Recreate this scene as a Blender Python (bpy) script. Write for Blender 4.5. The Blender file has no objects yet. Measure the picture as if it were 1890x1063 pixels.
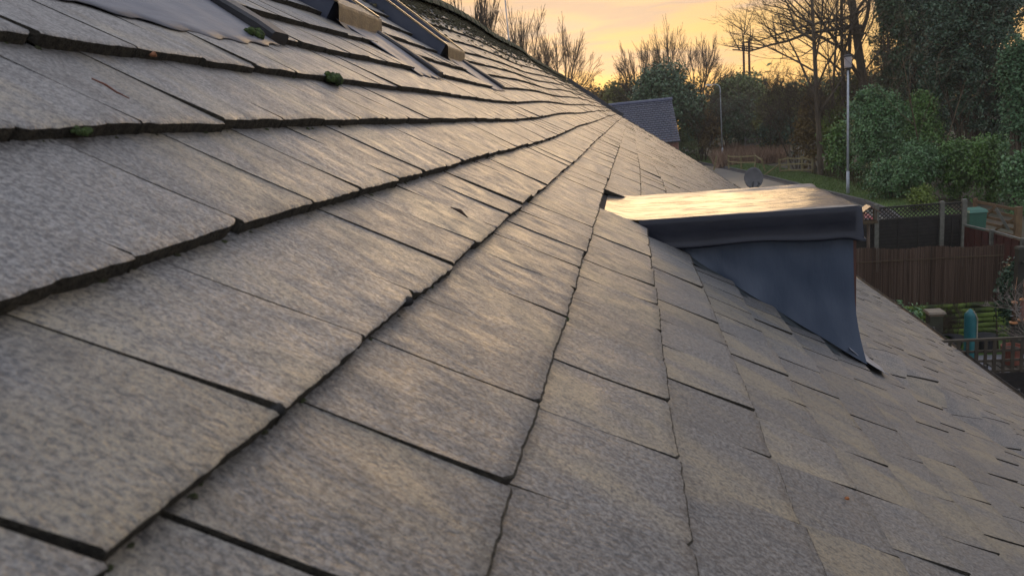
import bpy, math, random
import numpy as np
from mathutils import Vector, Matrix, noise
random.seed(7); RNG=np.random.default_rng(7)
sc=bpy.context.scene; col=sc.collection
# ---------------------------------------------------------------- camera
FP=1365.0; CZ=6.3                       # focal length in photo pixels, camera height above the ground
U=np.array([221.,-331.,FP]); U/=np.linalg.norm(U)
D=np.array([1.,.62,0.]); D-=U*(D@U); D/=np.linalg.norm(D)
dn=np.array([.45,4.42,1.]); dn-=U*(dn@U); W=-dn/np.linalg.norm(dn)
Hh=np.cross(U,W)                        # world x (down the roof), U = world y (along it), W = world z
cd=bpy.data.cameras.new('camera'); cam=bpy.data.objects.new('camera',cd); col.objects.link(cam); sc.camera=cam
cd.sensor_width=36; cd.lens=FP/1890*36; cd.clip_start=.02; cd.clip_end=5000
M=Matrix.Identity(4)
for i,a in enumerate((Hh,U,W)):
    M[i][0]=a[0]; M[i][1]=-a[1]; M[i][2]=-a[2]
M[0][3]=0; M[1][3]=0; M[2][3]=CZ; cam.matrix_world=M
cd.dof.use_dof=True; cd.dof.focus_distance=4.2; cd.dof.aperture_fstop=7.5
# ---------------------------------------------------------------- sky and sun
SUN_AZ=math.radians(-5); SUN_EL=math.radians(5)    # azimuth from +Y towards +X
w=bpy.data.worlds.new('World'); sc.world=w; w.use_nodes=True
nt=w.node_tree; N=nt.nodes; L=nt.links; N.clear()
def nd(nt,t,**k):
    n=nt.nodes.new(t)
    for a,b in k.items():
        if a in n.inputs: n.inputs[a].default_value=b
        else: setattr(n,a,b)
    return n
out=nd(nt,'ShaderNodeOutputWorld'); bg=nd(nt,'ShaderNodeBackground'); bg2=nd(nt,'ShaderNodeBackground'); addn=nd(nt,'ShaderNodeMixShader'); addn.inputs[0].default_value=.8   # thin cloud hides most of the clear sky
sky=nd(nt,'ShaderNodeTexSky',sky_type='NISHITA'); sky.sun_disc=False; sky.sun_elevation=SUN_EL; sky.sun_rotation=SUN_AZ; sky.dust_density=.6
L.new(sky.outputs[0],bg.inputs[0]); bg.inputs[1].default_value=.05
tc=nd(nt,'ShaderNodeTexCoord'); sx=nd(nt,'ShaderNodeSeparateXYZ'); L.new(tc.outputs['Generated'],sx.inputs[0])
def ramp(nt,pts,interp='LINEAR'):
    r=nt.nodes.new('ShaderNodeValToRGB'); e=r.color_ramp.elements; r.color_ramp.interpolation=interp
    while len(e)<len(pts): e.new(.5)
    for i,(p,c) in enumerate(pts):
        e[i].position=p; e[i].color=(*c,1) if len(c)==3 else c
    return r
# low cloud bank lit by the sunset: warm ahead, slate blue overhead and behind
rw=ramp(nt,[(0,(.86,.51,.18)),(.05,(.89,.54,.20)),(.085,(.82,.50,.24)),(.115,(.60,.41,.30)),(.15,(.80,.50,.28)),(.20,(.58,.43,.35)),(.30,(.60,.51,.46)),(.45,(.66,.64,.68)),(1,(.69,.73,.86))])
rb=ramp(nt,[(0,(.58,.58,.64)),(.2,(.67,.68,.76)),(1,(.69,.73,.86))])
nz=nd(nt,'ShaderNodeTexNoise'); nz.inputs['Scale'].default_value=3.0; nz.inputs['Detail'].default_value=5
mp=nd(nt,'ShaderNodeMapping'); mp.inputs['Scale'].default_value=(1,1,9); L.new(tc.outputs['Generated'],mp.inputs[0]); L.new(mp.outputs[0],nz.inputs['Vector'])
m1=nd(nt,'ShaderNodeMath',operation='MULTIPLY_ADD'); L.new(nz.outputs[0],m1.inputs[0]); m1.inputs[1].default_value=.42; m1.inputs[2].default_value=-.195
m2=nd(nt,'ShaderNodeMath',operation='ADD'); L.new(sx.outputs[2],m2.inputs[0]); L.new(m1.outputs[0],m2.inputs[1])
L.new(m2.outputs[0],rw.inputs[0]); L.new(sx.outputs[2],rb.inputs[0])
az=nd(nt,'ShaderNodeMapRange'); az.inputs[1].default_value=-.25; az.inputs[2].default_value=.9; L.new(sx.outputs[1],az.inputs[0])
mx=nd(nt,'ShaderNodeMix',data_type='RGBA'); L.new(az.outputs[0],mx.inputs[0]); L.new(rb.outputs[0],mx.inputs[6]); L.new(rw.outputs[0],mx.inputs[7])
L.new(mx.outputs[2],bg2.inputs[0]); bg2.inputs[1].default_value=1.0
L.new(bg.outputs[0],addn.inputs[1]); L.new(bg2.outputs[0],addn.inputs[2]); L.new(addn.outputs[0],out.inputs[0])
sl=bpy.data.lights.new('sun','SUN'); so=bpy.data.objects.new('sun',sl); col.objects.link(so)
sl.energy=1.0; sl.angle=math.radians(36); sl.color=(1,.66,.32)
sd=Vector((math.sin(SUN_AZ)*math.cos(SUN_EL),math.cos(SUN_AZ)*math.cos(SUN_EL),math.sin(SUN_EL)))
so.rotation_euler=sd.to_track_quat('Z','Y').to_euler(); so.location=(0,30,40)
sc.view_settings.view_transform='Standard'; sc.view_settings.look='None'; sc.view_settings.exposure=.5; sc.view_settings.gamma=1
# ---------------------------------------------------------------- pixel rays and the roof frame
def ray(x,y):
    r=np.array([x-945,y-531.5,FP]); return np.array([r@Hh,r@U,r@W])
def at_y(x,y,Y):
    r=ray(x,y); t=Y/r[1]; return (r[0]*t,Y,CZ+r[2]*t)
def at_z(x,y,z):
    r=ray(x,y); t=(z-CZ)/r[2]; return (r[0]*t,r[1]*t,z)
TH=math.asin(-(D@W)); CT,ST=math.cos(TH),math.sin(TH)
HR=.5; G=.3; V0=.2756*HR
UN=[.3,.6,.9,1.3,1.8,2.5,3.4,4.6,6.2,7.8,9.8,12,15,19,24,30,38,45]
KN=[-16,-12,-10,-8,-7,-6,-5,-4,-3,-2,-1,0,1,2,3,4,5,8,12,20,22]
WG=np.array([[-0.009,0.018,0.028,0.032,0.031,0.026,0.018,0.011,0.007,0.009,0.013,0.008,0.001,-0.004,-0.008,-0.01,-0.011,-0.015,-0.02,-0.024,-0.025],[0.001,0.021,0.03,0.035,0.035,0.032,0.026,0.017,0.007,0.001,0.013,0.001,-0.004,-0.007,-0.01,-0.013,-0.014,-0.018,-0.02,-0.019,-0.019],[0.012,0.025,0.031,0.036,0.038,0.037,0.033,0.025,0.012,0.001,0.006,-0.005,-0.006,-0.009,-0.012,-0.016,-0.018,-0.021,-0.021,-0.014,-0.012],[0.023,0.029,0.032,0.036,0.038,0.039,0.037,0.031,0.015,0.002,0.003,-0.002,-0.002,-0.01,-0.015,-0.019,-0.022,-0.024,-0.021,-0.009,-0.006],[0.036,0.034,0.033,0.034,0.035,0.036,0.036,0.028,0.011,-0.003,-0.005,-0.009,-0.009,-0.014,-0.018,-0.023,-0.026,-0.027,-0.021,-0.004,0.0],[0.052,0.039,0.034,0.029,0.027,0.026,0.028,0.015,0.003,-0.007,-0.012,-0.012,-0.008,-0.013,-0.021,-0.028,-0.03,-0.028,-0.019,0.002,0.007],[0.071,0.045,0.034,0.024,0.019,0.01,0.007,0.001,-0.007,-0.017,-0.022,-0.017,-0.013,-0.018,-0.025,-0.032,-0.033,-0.028,-0.017,0.007,0.013],[0.092,0.052,0.033,0.017,0.01,0.007,-0.004,-0.015,-0.024,-0.034,-0.037,-0.029,-0.021,-0.023,-0.027,-0.03,-0.032,-0.026,-0.014,0.013,0.02],[0.116,0.059,0.033,0.009,-0.002,-0.01,-0.024,-0.035,-0.046,-0.055,-0.052,-0.042,-0.032,-0.027,-0.026,-0.027,-0.028,-0.023,-0.011,0.019,0.027],[0.163,0.078,0.039,0.003,-0.012,-0.026,-0.041,-0.047,-0.048,-0.048,-0.042,-0.033,-0.024,-0.019,-0.017,-0.016,-0.015,-0.013,-0.003,0.024,0.03],[0.219,0.111,0.052,-0.001,-0.015,-0.022,-0.026,-0.029,-0.033,-0.034,-0.029,-0.02,-0.01,-0.007,-0.005,-0.005,-0.004,-0.002,0.004,0.025,0.028],[0.261,0.153,0.078,0.012,-0.003,-0.009,-0.013,-0.018,-0.023,-0.025,-0.024,-0.019,-0.011,-0.005,-0.001,0.001,0.003,0.005,0.008,0.016,0.017],[0.266,0.163,0.097,0.036,0.015,0.003,-0.007,-0.017,-0.025,-0.029,-0.026,-0.019,-0.012,-0.006,-0.001,0.003,0.005,0.007,0.007,0.004,0.005],[0.237,0.149,0.101,0.057,0.037,0.017,-0.003,-0.019,-0.029,-0.031,-0.028,-0.021,-0.014,-0.008,-0.003,0.001,0.003,0.005,0.004,-0.002,-0.003],[0.187,0.117,0.082,0.047,0.029,0.009,-0.013,-0.032,-0.04,-0.041,-0.036,-0.027,-0.018,-0.012,-0.008,-0.005,-0.003,0.0,0.0,-0.004,-0.006],[0.128,0.07,0.042,0.012,-0.005,-0.023,-0.041,-0.055,-0.062,-0.062,-0.056,-0.046,-0.035,-0.027,-0.021,-0.016,-0.013,-0.007,-0.004,-0.004,-0.004],[0.066,0.016,-0.008,-0.034,-0.049,-0.064,-0.079,-0.09,-0.094,-0.092,-0.083,-0.071,-0.059,-0.048,-0.039,-0.031,-0.026,-0.015,-0.008,-0.002,-0.0],[0.005,-0.038,-0.06,-0.082,-0.093,-0.103,-0.11,-0.115,-0.115,-0.112,-0.104,-0.094,-0.082,-0.07,-0.058,-0.048,-0.041,-0.024,-0.011,0.002,0.004]])

# ---------------------------------------------------------------- helpers
UW=np.array([0,1.,0]); DW=np.array([CT,0,-ST]); NW=np.array([ST,0,CT]); CW=np.array([0,0,CZ])
UNl=np.log(np.array(UN)); KNa=np.array(KN,float)
def wsurf(u,v):
    u=np.asarray(u,float); v=np.asarray(v,float); u,v=np.broadcast_arrays(u,v)
    k=np.clip((v-V0)/G,KNa[0],KNa[-1]-1e-6); lu=np.log(np.clip(u,UN[0],UN[-1]-1e-4))
    i=np.clip(np.searchsorted(UNl,lu,'right')-1,0,len(UN)-2); j=np.clip(np.searchsorted(KNa,k,'right')-1,0,len(KN)-2)
    a=(lu-UNl[i])/(UNl[i+1]-UNl[i]); b=(k-KNa[j])/(KNa[j+1]-KNa[j])
    g=WG[i,j]*(1-a)*(1-b)+WG[i+1,j]*a*(1-b)+WG[i,j+1]*(1-a)*b+WG[i+1,j+1]*a*b
    # settlement: slight bumps over the party walls and a trough below the dormer
    g=g+.012*np.sin(u*.9+v*1.3)*np.clip((u-3)/6,0,1)+.035*np.exp(-((u-21)/1.2)**2)-.02*np.exp(-((u-16)/2)**2)
    g=g-.065*np.exp(-((u-4.86)/.19)**2)*np.clip((v-2.0)/.5,0,1)+.05*np.exp(-((u-5.34)/.20)**2)*np.clip((v-1.9)/.5,0,1)
    g=g+.10*np.clip((-8.5-k)/3.5,0,1)**1.3*np.exp(-((u-14)/7)**2)
    return g
def S(u,v,w=0.):
    u=np.asarray(u,float); v=np.asarray(v,float); t=np.asarray(w,float)+wsurf(u,v)-HR
    u,v,t=np.broadcast_arrays(u,v,t)
    return CW+u[...,None]*UW+v[...,None]*DW+t[...,None]*NW
def mesh_obj(name,V,F,mats,parent=None,midx=None,smooth=False,uv=None,colr=None,loc=None):
    V=np.asarray(V,float).reshape(-1,3)
    me=bpy.data.meshes.new(name)
    if isinstance(F,np.ndarray):
        n,k=F.shape; me.vertices.add(len(V)); me.vertices.foreach_set('co',V.ravel())
        me.loops.add(n*k); me.loops.foreach_set('vertex_index',F.ravel().astype(np.int32))
        me.polygons.add(n); me.polygons.foreach_set('loop_start',np.arange(0,n*k,k,dtype=np.int32)); me.polygons.foreach_set('loop_total',np.full(n,k,dtype=np.int32))
        me.update(calc_edges=True)
    else: me.from_pydata([tuple(v) for v in V],[],F)
    if not isinstance(mats,(list,tuple)): mats=[mats]
    for m in mats: me.materials.append(m)
    if midx is not None: me.polygons.foreach_set('material_index',np.asarray(midx,dtype=np.int32))
    if smooth: me.polygons.foreach_set('use_smooth',[True]*len(me.polygons))
    if uv is not None:
        lay=me.uv_layers.new(name='UVMap'); li=np.empty(len(me.loops),dtype=np.int32); me.loops.foreach_get('vertex_index',li)
        lay.data.foreach_set('uv',np.asarray(uv)[li].ravel())
    if colr is not None:
        ca=me.color_attributes.new('tone','FLOAT_COLOR','POINT'); c=np.ones((len(V),4)); c[:,:3]=colr; ca.data.foreach_set('color',c.ravel())
    me.update()
    o=bpy.data.objects.new(name,me); col.objects.link(o)
    if parent is not None:
        o.parent=parent; o.matrix_parent_inverse=Matrix.Translation(-Vector(parent.location)) if parent.parent is None else Matrix.Identity(4)
    return o
def tag(o,label=None,cat=None,group=None,kind=None):
    if label: o['label']=label
    if cat: o['category']=cat
    if group: o['group']=group
    if kind: o['kind']=kind
    return o
def thing(name,loc,label,cat,group=None):
    o=bpy.data.objects.new(name,None); o.empty_display_size=.2; o.location=loc; col.objects.link(o)
    return tag(o,label,cat,group)
class MB:
    def __init__(s): s.v=[];s.f=[];s.m=[]
    def add(s,V,F,m=0):
        b=len(s.v); s.v+= [tuple(map(float,p)) for p in V]; s.f+=[tuple(i+b for i in f) for f in F]; s.m+=[m]*len(F); return s
    def box(s,c,d,R=None,m=0,taper=1.):
        x,y,z=[q/2 for q in d]; P=[(-x,-y,-z),(x,-y,-z),(x,y,-z),(-x,y,-z),(-x*taper,-y*taper,z),(x*taper,-y*taper,z),(x*taper,y*taper,z),(-x*taper,y*taper,z)]
        P=[Vector(p) for p in P]
        if R is not None: P=[R@p for p in P]
        return s.add([p+Vector(c) for p in P],[(0,3,2,1),(4,5,6,7),(0,1,5,4),(1,2,6,5),(2,3,7,6),(3,0,4,7)],m)
    def bar(s,a,b,w,h,m=0):
        a=Vector(a);b=Vector(b); d=b-a; return s.box((a+b)/2,(w,d.length,h),d.to_track_quat('Y','Z').to_matrix(),m)
    def tube(s,pts,rad,n=8,m=0,cap=True):
        pts=[Vector(p) for p in pts]
        if not hasattr(rad,'__len__'): rad=[rad]*len(pts)
        V=[];F=[];prev=None
        for i,p in enumerate(pts):
            t=(pts[min(i+1,len(pts)-1)]-pts[max(i-1,0)]).normalized()
            if prev is None: a=Vector((1,0,0)) if abs(t.x)<.8 else Vector((0,1,0)); prev=(a-t*a.dot(t)).normalized()
            else: prev=(prev-t*prev.dot(t)).normalized()
            q=t.cross(prev)
            for k in range(n):
                an=2*math.pi*k/n; V.append(p+(prev*math.cos(an)+q*math.sin(an))*rad[i])
        for i in range(len(pts)-1):
            for k in range(n): F.append((i*n+k,i*n+(k+1)%n,(i+1)*n+(k+1)%n,(i+1)*n+k))
        if cap: F.append(tuple(range(n))[::-1]); F.append(tuple((len(pts)-1)*n+k for k in range(n)))
        return s.add(V,F,m)
    def lathe(s,c,prof,n=16,m=0):
        V=[];F=[]
        for r,z in prof:
            for k in range(n): V.append((c[0]+r*math.cos(2*math.pi*k/n),c[1]+r*math.sin(2*math.pi*k/n),c[2]+z))
        for i in range(len(prof)-1):
            for k in range(n): F.append((i*n+k,i*n+(k+1)%n,(i+1)*n+(k+1)%n,(i+1)*n+k))
        F.append(tuple(range(n))[::-1]); F.append(tuple((len(prof)-1)*n+k for k in range(n)))
        return s.add(V,F,m)
    def build(s,name,mats,parent=None,smooth=False):
        return mesh_obj(name,s.v,s.f,mats,parent,s.m,smooth)
def grid_obj(name,P,mats,parent=None,smooth=True,thick=0,uv=None):
    nu,nv=P.shape[:2]; V=P.reshape(-1,3); F=[]
    for i in range(nu-1):
        for j in range(nv-1): F.append((i*nv+j,(i+1)*nv+j,(i+1)*nv+j+1,i*nv+j+1))
    o=mesh_obj(name,V,np.array(F),mats,parent,None,smooth,uv)
    if thick:
        md=o.modifiers.new('thick','SOLIDIFY'); md.thickness=thick; md.offset=-1
    return o
# ---------------------------------------------------------------- materials
def newmat(name):
    m=bpy.data.materials.new(name); m.use_nodes=True; nt=m.node_tree; b=nt.nodes['Principled BSDF']; return m,nt,b
def noise_n(nt,scale,detail=4,rough=.6,mapscale=None,coord='Object',dist=0):
    tc=nd(nt,'ShaderNodeTexCoord'); mp=nd(nt,'ShaderNodeMapping'); nz=nd(nt,'ShaderNodeTexNoise')
    nz.inputs['Scale'].default_value=scale; nz.inputs['Detail'].default_value=detail; nz.inputs['Roughness'].default_value=rough; nz.inputs['Distortion'].default_value=dist
    if mapscale: mp.inputs['Scale'].default_value=mapscale
    nt.links.new(tc.outputs[coord],mp.inputs[0]); nt.links.new(mp.outputs[0],nz.inputs['Vector']); return nz
def mixc(nt,fac,a,b,blend='MIX'):
    m=nd(nt,'ShaderNodeMix',data_type='RGBA',blend_type=blend)
    for i,x in ((0,fac),(6,a),(7,b)):
        if hasattr(x,'links') or isinstance(x,bpy.types.NodeSocket): nt.links.new(x,m.inputs[i])
        elif i==0: m.inputs[0].default_value=x
        else: m.inputs[i].default_value=(*x,1)
    return m.outputs[2]
def mapr(nt,s,a,b,c=0.,d=1.):
    m=nd(nt,'ShaderNodeMapRange'); nt.links.new(s,m.inputs[0])
    for i,x in zip((1,2,3,4),(a,b,c,d)): m.inputs[i].default_value=x
    return m.outputs[0]
def simple(name,c1,c2=None,scale=8,rough=.7,bump=0,bscale=None,metal=0,ms=None,spec=.5,coat=0,lo=.35,hi=.65):
    m,nt,b=newmat(name); c2=c2 or tuple(x*.6 for x in c1)
    nz=noise_n(nt,scale,5,.6,ms); nt.links.new(mixc(nt,mapr(nt,nz.outputs[0],lo,hi),c1,c2),b.inputs['Base Color'])
    b.inputs['Roughness'].default_value=rough; b.inputs['Metallic'].default_value=metal; b.inputs['Specular IOR Level'].default_value=spec; b.inputs['Coat Weight'].default_value=coat
    if bump:
        n2=noise_n(nt,bscale or scale*4,4,.6,ms); bp=nd(nt,'ShaderNodeBump'); bp.inputs['Strength'].default_value=bump; bp.inputs['Distance'].default_value=.02
        nt.links.new(n2.outputs[0],bp.inputs['Height']); nt.links.new(bp.outputs[0],b.inputs['Normal'])
    return m
def tile_mat():
    m,nt,b=newmat('weathered_tile'); Lk=nt.links.new
    at=nd(nt,'ShaderNodeAttribute'); at.attribute_name='tone'; sp=nd(nt,'ShaderNodeSeparateColor'); Lk(at.outputs['Color'],sp.inputs[0])
    fine=noise_n(nt,135,4,.65,(1,.75,1),'UV',.2); mid=noise_n(nt,20,5,.65,(1,.5,1),'UV',.3); big=noise_n(nt,3.2,4,.6,(1,.45,1),'UV',.5)
    grit=noise_n(nt,420,3,.7,(1,.8,1),'UV'); fleck=noise_n(nt,90,5,.75,(1,.36,1),'UV',.2); pale=noise_n(nt,210,2,.5,(1,.7,1),'UV')
    c=mixc(nt,mapr(nt,fine.outputs[0],.40,.60),(.10,.10,.103),(.36,.355,.345))
    ad=nd(nt,'ShaderNodeMath',operation='MULTIPLY_ADD'); Lk(sp.outputs[0],ad.inputs[0]); ad.inputs[1].default_value=.14; Lk(big.outputs[0],ad.inputs[2])
    tan=nd(nt,'ShaderNodeMath',operation='MULTIPLY'); Lk(mapr(nt,ad.outputs[0],.57,.70),tan.inputs[0]); Lk(mapr(nt,fine.outputs[0],.36,.56,.15,.9),tan.inputs[1])
    c=mixc(nt,tan.outputs[0],c,(.46,.395,.275))  # tan patches: lichen, with warm evening sheen painted into the colour
    c=mixc(nt,mapr(nt,mid.outputs[0],.50,.72,0,.38),c,(.10,.10,.106))
    c=mixc(nt,mapr(nt,fleck.outputs[0],.55,.63,0,.75),c,(.060,.060,.068))
    c=mixc(nt,mapr(nt,grit.outputs[0],.54,.64,0,.75),c,(.040,.039,.041))
    c=mixc(nt,mapr(nt,pale.outputs[0],.64,.70,0,.6),c,(.50,.49,.44))
    br=nd(nt,'ShaderNodeMix',data_type='RGBA',blend_type='MULTIPLY'); br.inputs[0].default_value=1; Lk(c,br.inputs[6])
    cb=nd(nt,'ShaderNodeCombineColor'); v=mapr(nt,sp.outputs[1],0,1,.50,.65)
    for i in range(3): Lk(v,cb.inputs[i])
    Lk(cb.outputs[0],br.inputs[7]); Lk(br.outputs[2],b.inputs['Base Color'])
    Lk(mapr(nt,mid.outputs[0],.35,.7,.34,.62),b.inputs['Roughness']); b.inputs['Specular IOR Level'].default_value=.6
    bp=nd(nt,'ShaderNodeBump'); bp.inputs['Strength'].default_value=.55; bp.inputs['Distance'].default_value=.0035; Lk(fine.outputs[0],bp.inputs['Height'])
    b2=nd(nt,'ShaderNodeBump'); b2.inputs['Strength'].default_value=.45; b2.inputs['Distance'].default_value=.012; Lk(mid.outputs[0],b2.inputs['Height']); Lk(bp.outputs[0],b2.inputs['Normal'])
    Lk(b2.outputs[0],b.inputs['Normal']); return m
M_TILE=tile_mat()
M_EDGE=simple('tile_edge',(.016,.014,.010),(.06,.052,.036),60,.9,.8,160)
M_FELT=simple('roof_felt',(.012,.012,.013),(.02,.02,.02),10,.9)
M_MOSS=simple('moss',(.05,.085,.015),(.02,.035,.01),40,.95,.6,120)
M_BRICK=None
def brick_mat():
    m,nt,b=newmat('brick'); br=nd(nt,'ShaderNodeTexBrick'); tc=nd(nt,'ShaderNodeTexCoord'); mp=nd(nt,'ShaderNodeMapping'); mp.inputs['Rotation'].default_value=(math.pi/2,0,0)
    nt.links.new(tc.outputs['Object'],mp.inputs[0]); nt.links.new(mp.outputs[0],br.inputs[0])
    br.inputs['Color1'].default_value=(.28,.09,.05,1); br.inputs['Color2'].default_value=(.2,.07,.045,1); br.inputs['Mortar'].default_value=(.3,.27,.23,1)
    br.inputs['Scale'].default_value=1; br.inputs['Brick Width'].default_value=.225; br.inputs['Row Height'].default_value=.075; br.inputs['Mortar Size'].default_value=.01
    nt.links.new(br.outputs[0],b.inputs['Base Color']); b.inputs['Roughness'].default_value=.85; return m
M_BRICK=brick_mat()
def leaf_mat(name,c1,c2,c3,rough=.5,spec=.5):
    m,nt,b=newmat(name); at=nd(nt,'ShaderNodeAttribute'); at.attribute_name='tone'; sp=nd(nt,'ShaderNodeSeparateColor'); nt.links.new(at.outputs['Color'],sp.inputs[0])
    r=ramp(nt,[(0,c1),(.5,c2),(1,c3)]); nt.links.new(sp.outputs[0],r.inputs[0]); nt.links.new(r.outputs[0],b.inputs['Base Color'])
    b.inputs['Roughness'].default_value=rough; b.inputs['Specular IOR Level'].default_value=spec
    return m
M_LEAD=simple('lead_sheet',(.075,.085,.115),(.13,.135,.155),9,.5,.35,14,ms=(1,.3,1))
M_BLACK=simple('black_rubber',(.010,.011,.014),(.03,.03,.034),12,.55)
M_FRAME=simple('dark_metal_frame',(.035,.045,.075),(.055,.065,.095),6,.33,spec=.6)
M_CLAD=simple('weathered_cladding',(.13,.10,.065),(.06,.05,.04),14,.5,.2,60,metal=.15)
M_GLASS=simple('window_glass',(.012,.014,.018),(.02,.022,.026),3,.06,spec=.8)
M_BARK=simple('bark',(.055,.042,.028),(.11,.085,.055),5,.9,.5,30,ms=(1,1,.2))
M_TWIG=simple('twig_bark',(.040,.030,.020),(.075,.055,.035),3,.9)
M_PALEBARK=simple('pale_bark',(.30,.26,.17),(.14,.12,.075),4,.85,.4,20,ms=(1,1,.3))
M_WOOD=simple('old_timber',(.12,.085,.045),(.06,.042,.026),6,.85,.4,40,ms=(1,1,.2))
M_GALV=simple('galvanised_steel',(.42,.46,.50),(.32,.35,.38),5,.5)
M_CONC=simple('concrete',(.17,.165,.15),(.11,.105,.09),9,.85,.3,50)

# ================================================================ the house we stand on
LEN=38.0; UB=-1.6; VR=V0-12*G; VE=V0+20*G
house=thing('house',(0,10,0),'long house whose sagging grey tiled roof fills the foreground, with small dormer and roof windows','house')
SKY=[(1.55,2.80,3.02),(4.68,5.50,5.68),(7.62,8.38,8.56)]    # skylight u range and end of its side gutter
TT=.028
def shear(u): return np.clip(.16+.13*np.asarray(u),.1,.5)
PH={-3:.12,-2:.0,-1:.165,0:.03,1:.165,2:.24,3:.11,4:.02}
def blocked(k):
    """u intervals a course may not cover"""
    B=[]
    for n,(a,b,c) in enumerate(SKY):
        if -10<=k<=-7: B.append((a-.04,c-.02))
        if k in(-6,-5): B.append((a+(.28 if n else 0),c))
    if 1<=k<=5: B.append((4.40-.035*(k%2),5.46))
    if k==6: B.append((4.43,5.40))
    return B
def build_tiles():
    VV=[];FF=[];MI=[];UVs=[];CC=[];base=0; wd=.295
    cache={}
    def topo(nu,nv,shade_grime):
        if (nu,nv,shade_grime) in cache: return cache[nu,nv,shade_grime]
        F=[];m=[]; id=lambda i,j:i*(nv+1)+j
        for i in range(nu):
            for j in range(nv): F.append((id(i,j),id(i,j+1),id(i+1,j+1),id(i+1,j))); m.append(1 if (shade_grime and j==nv-1) else 0)
        nT=(nu+1)*(nv+1)
        # front skirt, duplicated ring: front row copies (nT+i) and bottom (nT+nu+1+i)
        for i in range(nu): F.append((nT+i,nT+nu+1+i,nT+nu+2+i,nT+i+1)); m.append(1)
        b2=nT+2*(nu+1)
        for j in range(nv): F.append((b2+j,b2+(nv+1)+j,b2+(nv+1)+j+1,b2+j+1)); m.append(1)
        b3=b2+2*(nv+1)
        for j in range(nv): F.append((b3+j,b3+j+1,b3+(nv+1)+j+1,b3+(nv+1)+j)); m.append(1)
        cache[nu,nv,shade_grime]=(np.array(F),np.array(m)); return cache[nu,nv,shade_grime]
    for k in range(-11,21):
        vf=V0+k*G; ph=PH.get(k,random.random()*wd); B=blocked(k)
        n0=int((UB-ph)/wd)-1; n1=int((LEN-ph)/wd)+2
        rowoff=random.uniform(-.004,.004)
        for n in range(n0,n1):
            um_=ph+n*wd
            gap=random.choice([.004,.007,.009,.011,.013]) if um_<6 else .005
            if um_<2.6 and -3<k<4: gap=.015 if (n+k)%2 else random.choice([.005,.010])
            a=ph+n*wd+random.uniform(-.002,.002); b=a+wd-gap
            a=max(a,UB); b=min(b,LEN)
            if b-a<.02: continue
            segs=[(a,b)]
            for (p,q) in B:
                ns=[]
                for (x,y) in segs:
                    if y<=p or x>=q: ns.append((x,y)); continue
                    if x<p-.03: ns.append((x,p))
                    if y>q+.03: ns.append((q,y))
                segs=ns
            for (x,y) in segs:
                um=(x+y)/2; near=um<3.2 and vf<3.2
                if near: nu,nv=max(4,int(30*(y-x)/wd)),12
                elif um<8: nu,nv=8,4
                else: nu,nv=2,2
                A=np.linspace(0,1,nu+1)[:,None]; Bv=(1-(1-np.linspace(0,1,nv+1))**1.3)[None,:]
                shade_grime=0<=k<=2 and um<11                          # contact shade and dirt painted as a dark line on the lower edge
                if near or shade_grime: Bv=np.append(np.linspace(0,1-(.0045+.0004*um)/.335,nv),1.)[None,:]
                vb=vf-G-.035
                fr=rowoff+random.uniform(-.004,.004)+random.uniform(-.008,.008)*(A-.5)
                if um<8:
                    sd=random.random()*100
                    ed=np.array([noise.noise(Vector((sd+a_*9,sd,0)))*.0034+noise.noise(Vector((sd+a_*40,7,sd)))*.0016 for a_ in A[:,0]])[:,None]
                    fr=fr+ed
                    for side in (0,1):
                        if random.random()<.35:                       # knocked corner
                            dd=np.abs(A-side)*(y-x); fr=fr-np.clip(.02-dd,0,1)*random.uniform(.3,.9)
                vv=vb+(vf-vb)*Bv+fr*np.clip((Bv-.6)/.4,0,1)
                uu=x+(y-x)*A+shear(x)*(vv-vf)
                lift=random.uniform(-.003,.004)+(random.random()<.06)*random.uniform(.003,.009)
                tilt=random.uniform(-.004,.004)
                ww=-(1-Bv)*(TT+.002)+lift*Bv+tilt*(A-.5)+0*vv
                if near:
                    ww=ww-.003*(Bv>.995)
                    sd=random.random()*50
                    ww=ww+.0016*np.sin(A*6.3*random.uniform(.6,1.4)+sd)*np.sin(Bv*5+sd)
                P=S(uu,vv,ww)
                parts=[P.reshape(-1,3)]
                ufr,vfr,wfr=uu[:,-1],vv[:,-1],ww[:,-1]
                jag=np.array([noise.noise(Vector((sd*3+q*40,1,2)))*.003 for q in A[:,0]]) if um<8 else 0
                parts+= [P[:,-1]+0, S(ufr,vfr-.004+jag,wfr-TT-.004)]
                for e in (0,-1): parts+=[P[e]+0, S(uu[e],vv[e],ww[e]-TT)]
                F,m=topo(nu,nv,shade_grime); Pn=np.concatenate(parts)
                ou,ov=random.random()*50,random.random()*50
                tu=np.concatenate([uu.ravel(),ufr,ufr,uu[0],uu[0],uu[-1],uu[-1]])+ou
                tv=np.concatenate([(vv+0*uu).ravel(),vfr,vfr+TT,vv[0],vv[0]+TT,vv[-1],vv[-1]+TT])+ov
                VV.append(Pn); FF.append(F+base); MI.append(m); base+=len(Pn)
                UVs.append(np.stack([tu,tv],1)); CC.append(np.tile([random.random(),random.random(),random.random()],(len(Pn),1)))
    return np.concatenate(VV),np.concatenate(FF),np.concatenate(MI),np.concatenate(UVs),np.concatenate(CC)
V_,F_,m_,uv_,c_=build_tiles()
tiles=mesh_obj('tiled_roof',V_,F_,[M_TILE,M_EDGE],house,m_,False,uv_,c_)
# felt under the tiles
uu,vv=np.meshgrid(np.concatenate([np.linspace(UB,10,60),np.linspace(10.5,LEN-.02,60)]),np.linspace(VR,VE-.05,60),indexing='ij')
grid_obj('roof_felt',S(uu,vv,-.062),M_FELT,tiles)
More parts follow.
